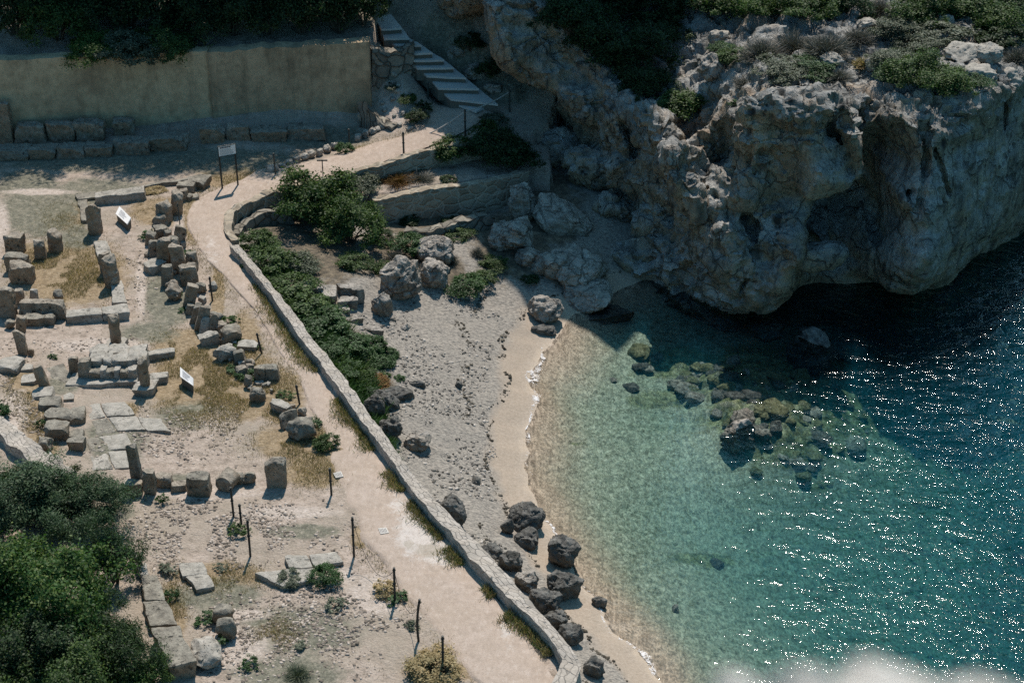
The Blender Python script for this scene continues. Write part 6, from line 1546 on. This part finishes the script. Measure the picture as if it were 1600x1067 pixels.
# --- gully and cliff top
for px, py, r_, lf, kd, hr, lab in [
    (890, 50, 44, "dark", "leaf", 1.2, "dark bush filling the left of the gully behind the cliff's nose"),
    (935, 85, 46, "dark", "leaf", 1.1, "dark bush in the middle of the gully behind the overhanging rock"),
    (985, 110, 48, "dark", "leaf", 1.1, "dark bush at the right of the gully above the cliff edge"),
    (1010, 150, 34, "dark", "leaf", 1.2, "dark bush deep in the gully's lower end"),
    (960, 30, 50, "dark", "leaf", 1.1, "dark bush at the top edge above the gully"),
    (1030, 60, 40, "dark", "leaf", 1.0, "dark bush left of the pale bare slope"),
    (1060, 10, 44, "dark", "leaf", 1.0, "dark bush at the top edge above the pale bare slope"),
    (1055, 175, 30, "green", "leaf", .9, "leafy green shrub clinging at the lower end of the gully"),
    (1080, 160, 18, "green", "leaf", .8, "small green shrub right of the one clinging in the gully"),
    (1130, 18, 44, "green", "leaf", .9, "green bush at the top edge right of the pale slope"),
    (1195, 22, 34, "bright", "leaf", .9, "brightest green bush near the top of the cliff"),
    (1140, 95, 20, "green", "leaf", .8, "green shrub on the round knob at the plateau's left end"),
    (1125, 78, 14, "moss", "leaf", .7, "small bright shrub above the round knob"),
    (1150, 165, 10, "moss", "leaf", .7, "tiny green shrub on the cliff face below the knob"),
    (1190, 85, 40, "twig", "twig", .8, "grey twiggy bush at the left of the cliff top"),
    (1240, 75, 42, "twig", "twig", .8, "grey twiggy bush in the left middle of the cliff top"),
    (1290, 78, 42, "twig", "twig", .8, "grey twiggy bush in the middle of the cliff top"),
    (1220, 115, 34, "grey", "leaf", .6, "grey-green low bush above the cliff's brow"),
    (1265, 112, 30, "moss", "leaf", .5, "small green shrub among grey twigs above the brow"),
    (1250, 25, 40, "green", "leaf", .9, "dark green bush at the top edge with a bright one on its left"),
    (1310, 20, 40, "dark", "leaf", .9, "dark green bush at the top edge in the middle of the plateau"),
    (1340, 60, 30, "twig", "twig", .7, "grey twiggy bush beside the stony gap of the plateau"),
    (1400, 60, 36, "grey", "leaf", .8, "grey-green bush right of the stony gap"),
    (1440, 30, 42, "green", "leaf", .9, "green bush at the top edge right of the stony gap"),
    (1395, 105, 32, "grey", "leaf", .8, "grey-green bush near the plateau edge, left of the dark hanging one"),
    (1440, 85, 34, "grey", "leaf", .7, "grey-green bush in the middle of the plateau's right half"),
    (1430, 130, 42, "green", "leaf", .9, "dark green bush hanging over the cliff edge"),
    (1480, 140, 36, "green", "leaf", .9, "green bush over the cliff edge, right of the other hanging one"),
    (1390, 122, 24, "moss", "leaf", .8, "brighter shrub at the cliff edge above the long crack"),
    (1520, 30, 44, "green", "leaf", .9, "broad green bush near the top right"),
    (1560, 45, 36, "green", "leaf", .9, "round green bush near the top right, above the white stones"),
    (1590, 18, 36, "dark", "leaf", 1.0, "dark green bush in the top right corner"),
    (1560, 70, 30, "dark", "leaf", .7, "dark shrub just above the white stones of the plateau"),
    (1590, 90, 30, "twig", "twig", .7, "grey twiggy bush at the right edge of the plateau"),
    (1520, 130, 22, "moss", "leaf", .5, "low green shrub among the white stones at the cliff edge"),
    (1350, 100, 26, "straw", "tuft", .5, "patch of straw-coloured grass beside the plateau's grey bushes"),
    (1375, 15, 30, "twig", "twig", .7, "grey bush at the top edge over the stony gap"),
    (1480, 60, 30, "grey", "leaf", .6, "pale grey-green bush left of the white stones"),
    (1165, 130, 26, "twig", "twig", .6, "grey twigs overhanging the plateau's left brow"),
    (1310, 120, 26, "twig", "twig", .6, "grey twigs at the plateau edge above the dark chimney"),
]:
    bush(px, py, r_ * (1.35 if kd == "twig" else 1.15), lf, lab, kd, hr=hr, group=G3, on="cliff", sink=.15)
# stones on the plateau
for px, py, w_, h_, lab in [(1510, 95, 60, 16, "white rough rock on the plateau, left of the largest white one"), (1545, 100, 54, 20, "largest white rock near the right end of the plateau"), (1530, 128, 62, 14, "white rock right at the cliff edge under a green shrub"), (1580, 128, 46, 14, "white rock at the cliff edge nearest the right side"),
                            (1395, 48, 40, 12, "pale stone in the stony gap of the plateau"), (1370, 110, 40, 14, "pale rock on the rim above the dark chimney"), (1480, 45, 30, 18, "pale stone right of the plateau's stony gap"), (1125, 70, 40, 16, "pale rock slab on the plateau's left shoulder"), (1115, 130, 50, 36, "round tan knob of rock at the plateau's left end"),
                            (1300, 105, 40, 14, "pale rock among grey twigs over the chimney"), (1440, 110, 30, 10, "small pale rock between the hanging bushes"), (1355, 45, 36, 10, "low pale stones at the left side of the stony gap")]:
    place_stone("rock", "boulder", M_BOULDER if "tan" in lab else M_PALE, px, py, w_, h_, .8, px % 40, 0, 0, lab, "rock", "rocks on the cliff top", ground=chit(px, py), sink=.15, n=24)
# ================================================================== STUFF: grass, gravel, foam; near rock
def blades(name, pts, hgt, width, mat, seed, lean=.5, label=None):
    r_ = np.random.default_rng(seed); n = len(pts); a = r_.uniform(0, 2 * np.pi, n); s = np.stack([np.cos(a), np.sin(a), 0 * a], 1)
    h = hgt * (.4 + .9 * r_.random(n)); tip = pts + np.stack([r_.normal(size=n) * lean * h, r_.normal(size=n) * lean * h, h], 1)
    V_ = np.stack([pts - s * width, pts + s * width, tip + s * width * .2, tip - s * width * .2], 1).reshape(-1, 3)
    o = mesh_obj(name, V_, np.arange(n * 4).reshape(n, 4), mat); o["kind"] = "stuff"
    if label: o["label"] = label
    return o
def scatter(blobs, per, seed, hm=None):
    r_ = np.random.default_rng(seed); out = []
    for bx, by, rx, ry in blobs:
        n = int(per * rx * ry); a = r_.normal(size=(n, 2)) * np.array([rx, ry]) * .55 + np.array([bx, by])
        d_ = np.stack([(a[:, 0] - 800) / F, -(a[:, 1] - 533.5) / F], 1)
        dirs = d_[:, :1] * RT + d_[:, 1:] * UP + FW; t = (TZ - H) / dirs[:, 2]; p = CAM + dirs * t[:, None]
        q = np.stack([p[:, 0], p[:, 1], 0 * p[:, 0]], 1); m = fbm(q * 1.6, 3) > -.25; p = p[m]
        ok = inside(TERR, p[:, 0], p[:, 1]) & ~inside(HILL, p[:, 0], p[:, 1]); p = p[ok]; p[:, 2] = height(p[:, 0], p[:, 1]) - .005; out.append(p)
    return np.concatenate(out)
EXC = [tuple(x[:2]) for x in pl2] + [tuple(x[:2]) for x in pr[::-1]]
g = scatter([b for b in GRASS if b[2] * b[3] > 250], 1.5, 5); g = g[~inside(EXC, g[:, 0], g[:, 1])]
blades("dry_grass", g, .075, .006, LEAF["straw"], 6)
# strip of dry grass and weeds along the parapet's foot
r_ = np.random.default_rng(9); n = 15000
ln = resample(par_in[2:-3], 400); ii = r_.random(n) ** .8 * 398; i0 = ii.astype(int); fr_ = (ii - i0)[:, None]
pt = ln[i0] * (1 - fr_) + ln[i0 + 1] * fr_; tg = ln[i0 + 1] - ln[i0]; nm = np.stack([tg[:, 1], -tg[:, 0]], 1); nm /= np.linalg.norm(nm, axis=1)[:, None]
side = np.where((nm @ np.array([-1.0, -.4])) > 0, 1, -1)[:, None]
wd = .05 + np.abs(r_.normal(size=n)) * .16 * (1 + .6 * vnoise(np.stack([ii * .12, ii * 0, ii * 0], 1))); pt[:, :2] += nm * side * wd[:, None]
dn = vnoise(np.stack([ii * .09, ii * 0 + 7, ii * 0], 1)); pt = pt[dn > -.45]; pt[:, 2] = HT(pt[:, 0], pt[:, 1]) + .04
cut = np.random.default_rng(3).random(len(pt)) < .68
blades("dry_grass", pt[cut], .13, .008, LEAF["straw"], 7, .45); blades("green_weeds", pt[~cut], .12, .010, LEAF["green"], 8, .6)
# landward path edge and heap
r_ = np.random.default_rng(19); n = 6500; ii = r_.random(n) * 410; i0 = ii.astype(int); pt = pl2[i0] + r_.normal(size=(n, 3)) * np.array([.2, .2, 0]) + np.array([-.10, 0, 0]); dn = vnoise(np.stack([ii * .10, ii * 0 + 3, ii * 0], 1)); pt = pt[dn > .1]
pt[:, 2] = height(pt[:, 0], pt[:, 1]); blades("dry_grass", pt, .08, .007, LEAF["straw"], 17, .5)
# low greenery covering the bank on the sea side of the parapet
r_ = np.random.default_rng(29); n = 42000; ln = resample(par_out[:9], 300); ii = r_.random(n) * 298; i0 = ii.astype(int); tg = ln[i0 + 1] - ln[i0]; nm = np.stack([-tg[:, 1], tg[:, 0]], 1); nm /= np.linalg.norm(nm, axis=1)[:, None]
wmax = np.interp(ii, [0, 60, 140, 220, 298], [1.3, 1.6, 1.6, 1.1, .3]); pt = ln[i0].copy(); pt[:, :2] += nm * (.1 + wmax * r_.random(n))[:, None]
q = np.stack([pt[:, 0], pt[:, 1], 0 * ii], 1); pt = pt[(fbm(q * .9 + 3, 3) > -.3) & ~inside(TERR, pt[:, 0], pt[:, 1])]; pt[:, 2] = height(pt[:, 0], pt[:, 1])
g1 = vnoise(np.stack([pt[:, 0], pt[:, 1], 0 * pt[:, 0]], 1) * .8) > -.05
blades("bank_greenery", pt[g1], .20, .022, LEAF["moss"], 30, .8); blades("bank_greenery", pt[~g1], .24, .02, LEAF["green"], 33, .8)
# loose gravel and rubble
def pebbles(name, pts, smin_, smax_, mat, seed):
    r_ = np.random.default_rng(seed); n = len(pts); c = np.array([(x, y, z) for x in (-1, 1) for y in (-1, 1) for z in (-1, 1)], float)
    s = (smin_ + (smax_ - smin_) * r_.random(n) ** 3.5)[:, None, None]; a = r_.uniform(0, 2 * np.pi, n); ca, sa = np.cos(a), np.sin(a)
    v = c[None] * s * (np.array([1, .75, .55]) * r_.uniform(.6, 1.2, (n, 1, 3))) * r_.uniform(.6, 1.05, (n, 8, 1))
    x = v[..., 0] * ca[:, None] - v[..., 1] * sa[:, None]; y = v[..., 0] * sa[:, None] + v[..., 1] * ca[:, None]
    v = np.stack([x, y, v[..., 2]], -1) + pts[:, None]; fq = np.array([(0, 1, 3, 2), (4, 6, 7, 5), (0, 4, 5, 1), (2, 3, 7, 6), (0, 2, 6, 4), (1, 5, 7, 3)])
    o = mesh_obj(name, v.reshape(-1, 3), (fq[None] + 8 * np.arange(n)[:, None, None]).reshape(-1, 4), mat); o["kind"] = "stuff"; return o
def mat_peb(name, a, b, c):
    m = N(name); g_ = m.n("NewGeometry"); col = m.ramp(g_.outputs["Random Per Island"], [(0, a), (.5, b), (1, c)]); return m.done(m.principled(col, .95))
MP1 = mat_peb("loose_stones", (.10, .085, .07), (.26, .215, .18), (.46, .40, .35)); MP2 = mat_peb("beach_stones", (.05, .047, .042), (.20, .185, .165), (.46, .42, .38))
g = scatter([(330, 830, 130, 60), (430, 830, 120, 40), (330, 800, 110, 24), (560, 970, 90, 50), (480, 990, 120, 60), (380, 1000, 70, 60), (270, 850, 60, 60), (500, 930, 60, 40), (250, 690, 100, 50), (30, 610, 40, 60), (60, 680, 40, 40), (340, 660, 60, 30), (120, 540, 90, 20), (220, 440, 20, 60)], .42, 21); g = g[~inside(EXC, g[:, 0], g[:, 1])]
pebbles("loose_stones", g, .008, .055, MP1, 22)
r_ = np.random.default_rng(31); n = 26000
px = r_.uniform(560, 880, n); py = r_.uniform(440, 1060, n); d_ = np.stack([(px - 800) / F, -(py - 533.5) / F], 1); dirs = d_[:, :1] * RT + d_[:, 1:] * UP + FW
t = (0.6 - H) / dirs[:, 2]; p = CAM + dirs * t[:, None]; z_ = height(p[:, 0], p[:, 1]); q = np.stack([p[:, 0], p[:, 1], 0 * z_], 1)
ok = (~inside(TERR, p[:, 0], p[:, 1])) & (z_ > .34 + .1 * fbm(q * .8, 3)) & (z_ < 1.7) & (fbm(q * 1.1 + 5, 3) > -.1); p = p[ok]; p[:, 2] = z_[ok]
pebbles("beach_gravel", p, .008, .06, MP2, 32)
# dried seaweed washed up in lines along the back of the sand
r_ = np.random.default_rng(55); n = 60000; x_ = r_.uniform(-4, 6, n); y_ = r_.uniform(28, 50, n); z_ = height(x_, y_); q = np.stack([x_, y_, 0 * x_], 1)
lv = .30 + .05 * fbm(q * .9, 3); lv2 = .62 + .1 * fbm(q * .7 + 9, 3); ok = ~inside(TERR, x_, y_) & (((np.abs(z_ - lv) < .022) & (fbm(q * 1.3 + 2, 3) > -.35)) | ((np.abs(z_ - lv2) < .03) & (fbm(q * 1.0 + 5, 3) > .1)))
pebbles("seaweed_wrack", np.stack([x_, y_, z_], 1)[ok], .015, .07, mat_peb("dry_seaweed", (.03, .026, .02), (.075, .065, .05), (.15, .135, .11)), 56)
# lacy foam on the waterline: contour of the beach at sea level
yy = np.arange(27.2, 45.4, .05); xs = np.arange(-2, 14, .04); XX, YY = np.meshgrid(xs, yy, indexing="xy"); ZZ = height(XX, YY)
land = ZZ > 0.0
k = land.shape[1] - 1 - np.argmax(land[:, ::-1], axis=1); k = np.clip(k, 0, len(xs) - 2)
lx = xs[k] + .02
for _ in range(3): lx = np.convolve(np.pad(lx, 2, mode="edge"), np.ones(5) / 5, "valid")
def mat_foam():
    m = N("sea_foam"); p_ = m.coord(); uv = m.sep(m.attr("edge")); n1 = m.noise(p_, 5.5, 6, .75, .8); v1 = m.voro(p_, 9, "DISTANCE_TO_EDGE")
    a = m.math("ADD", m.rng(n1, .40, .62), m.rng(v1, .10, .02, 0, .35)); a = m.math("MULTIPLY", a, uv[0]); a = m.math("MULTIPLY", m.rng(a, .45, .75), .85)
    b = m.n("BsdfDiffuse"); b.inputs[0].default_value = (.74, .72, .72, 1); tr = m.n("BsdfTransparent"); mx = m.n("MixShader"); m.l(a, mx.inputs[0]); m.l(tr.outputs[0], mx.inputs[1]); m.l(b.outputs[0], mx.inputs[2]); return m.done(mx.outputs[0])
M_FOAM = mat_foam()
u = np.linspace(-1, 1, 13); yn = np.stack([yy * .55, yy * 0, yy * 0], 1)
wv = .035 + .12 * smooth(-.15, .7, fbm(yn * 1.5, 3)) + .20 * np.exp(-((yy - 43.2) / 1.1) ** 2) + .08 * np.exp(-((yy - 37.6) / 1.6) ** 2) + .05 * np.exp(-((yy - 34.5) / 1.5) ** 2)
sh = .12 * fbm(yn * 2.4 + 3, 3)
fx_ = (lx + sh)[:, None] + wv[:, None] * u[None]
V_ = np.stack([fx_, np.repeat(yy[:, None], 13, 1), np.maximum(.012, height(fx_, np.repeat(yy[:, None], 13, 1)) + .012)], -1)
foam = mesh_obj("sea_foam", V_.reshape(-1, 3), grid_faces(len(yy), 13), M_FOAM); foam["kind"] = "stuff"
c = np.zeros((len(yy), 13, 4), np.float32); c[..., 0] = (1 - np.abs(u[None]) ** 2.2) * (.8 + .35 * fbm(yn * 3, 3))[:, None]; c[..., 3] = 1
at = foam.data.color_attributes.new("edge", 'FLOAT_COLOR', 'POINT'); at.data.foreach_set("color", np.clip(c, 0, 1.2).reshape(-1).astype(np.float32))

# ---- pale ledge of the viewpoint, close below the camera and out of focus
def near_rock(px, py, dist, w, d, h, seed, label):
    """px, py: where the topmost outline of the hump shows"""
    c_ = CAM + ray(px, py) / np.linalg.norm(ray(px, py)) * dist
    v, f = rock_mesh("boulder", w, d, h, seed, n=30, chips=6); v = v - np.array([0, 0, h]); loc = c_.copy()
    for _ in range(6):
        x_, y_, zc_ = proj(v + loc); k = np.argmin(np.where(zc_ > 0, y_, 1e9)); loc = loc - UP * ((py - y_[k]) / F * zc_[k]) + RT * ((px - x_[k]) / F * zc_[k])
    o = mesh_obj("ledge_rock", v, f, M_LEDGE, smooth_deg=180); o.location = loc; tag(o, label, "rock", "rocks of the viewpoint's ledge")
M_LEDGE = mat_rock("ledge_limestone", (.40, .38, .35), (.62, .59, .55), (.76, .73, .69), (.5, .45, .4), .3, 5, .4, .02, True)
near_rock(1130, 1046, 1.35, .20, .3, .5, 901, "blurred pale ledge rock close to the viewer at the bottom, left hump")
near_rock(1240, 1040, 1.33, .16, .3, .5, 911, "blurred pale ledge rock close to the viewer at the bottom, second hump")
near_rock(1350, 1024, 1.3, .13, .3, .5, 902, "blurred pale ledge rock close to the viewer at the bottom, highest hump")
near_rock(1430, 1052, 1.3, .12, .3, .5, 912, "blurred pale ledge rock close to the viewer, low hump right of the highest")
near_rock(1520, 1052, 1.3, .08, .3, .5, 903, "blurred pale ledge rock close to the viewer at the bottom, right end hump")
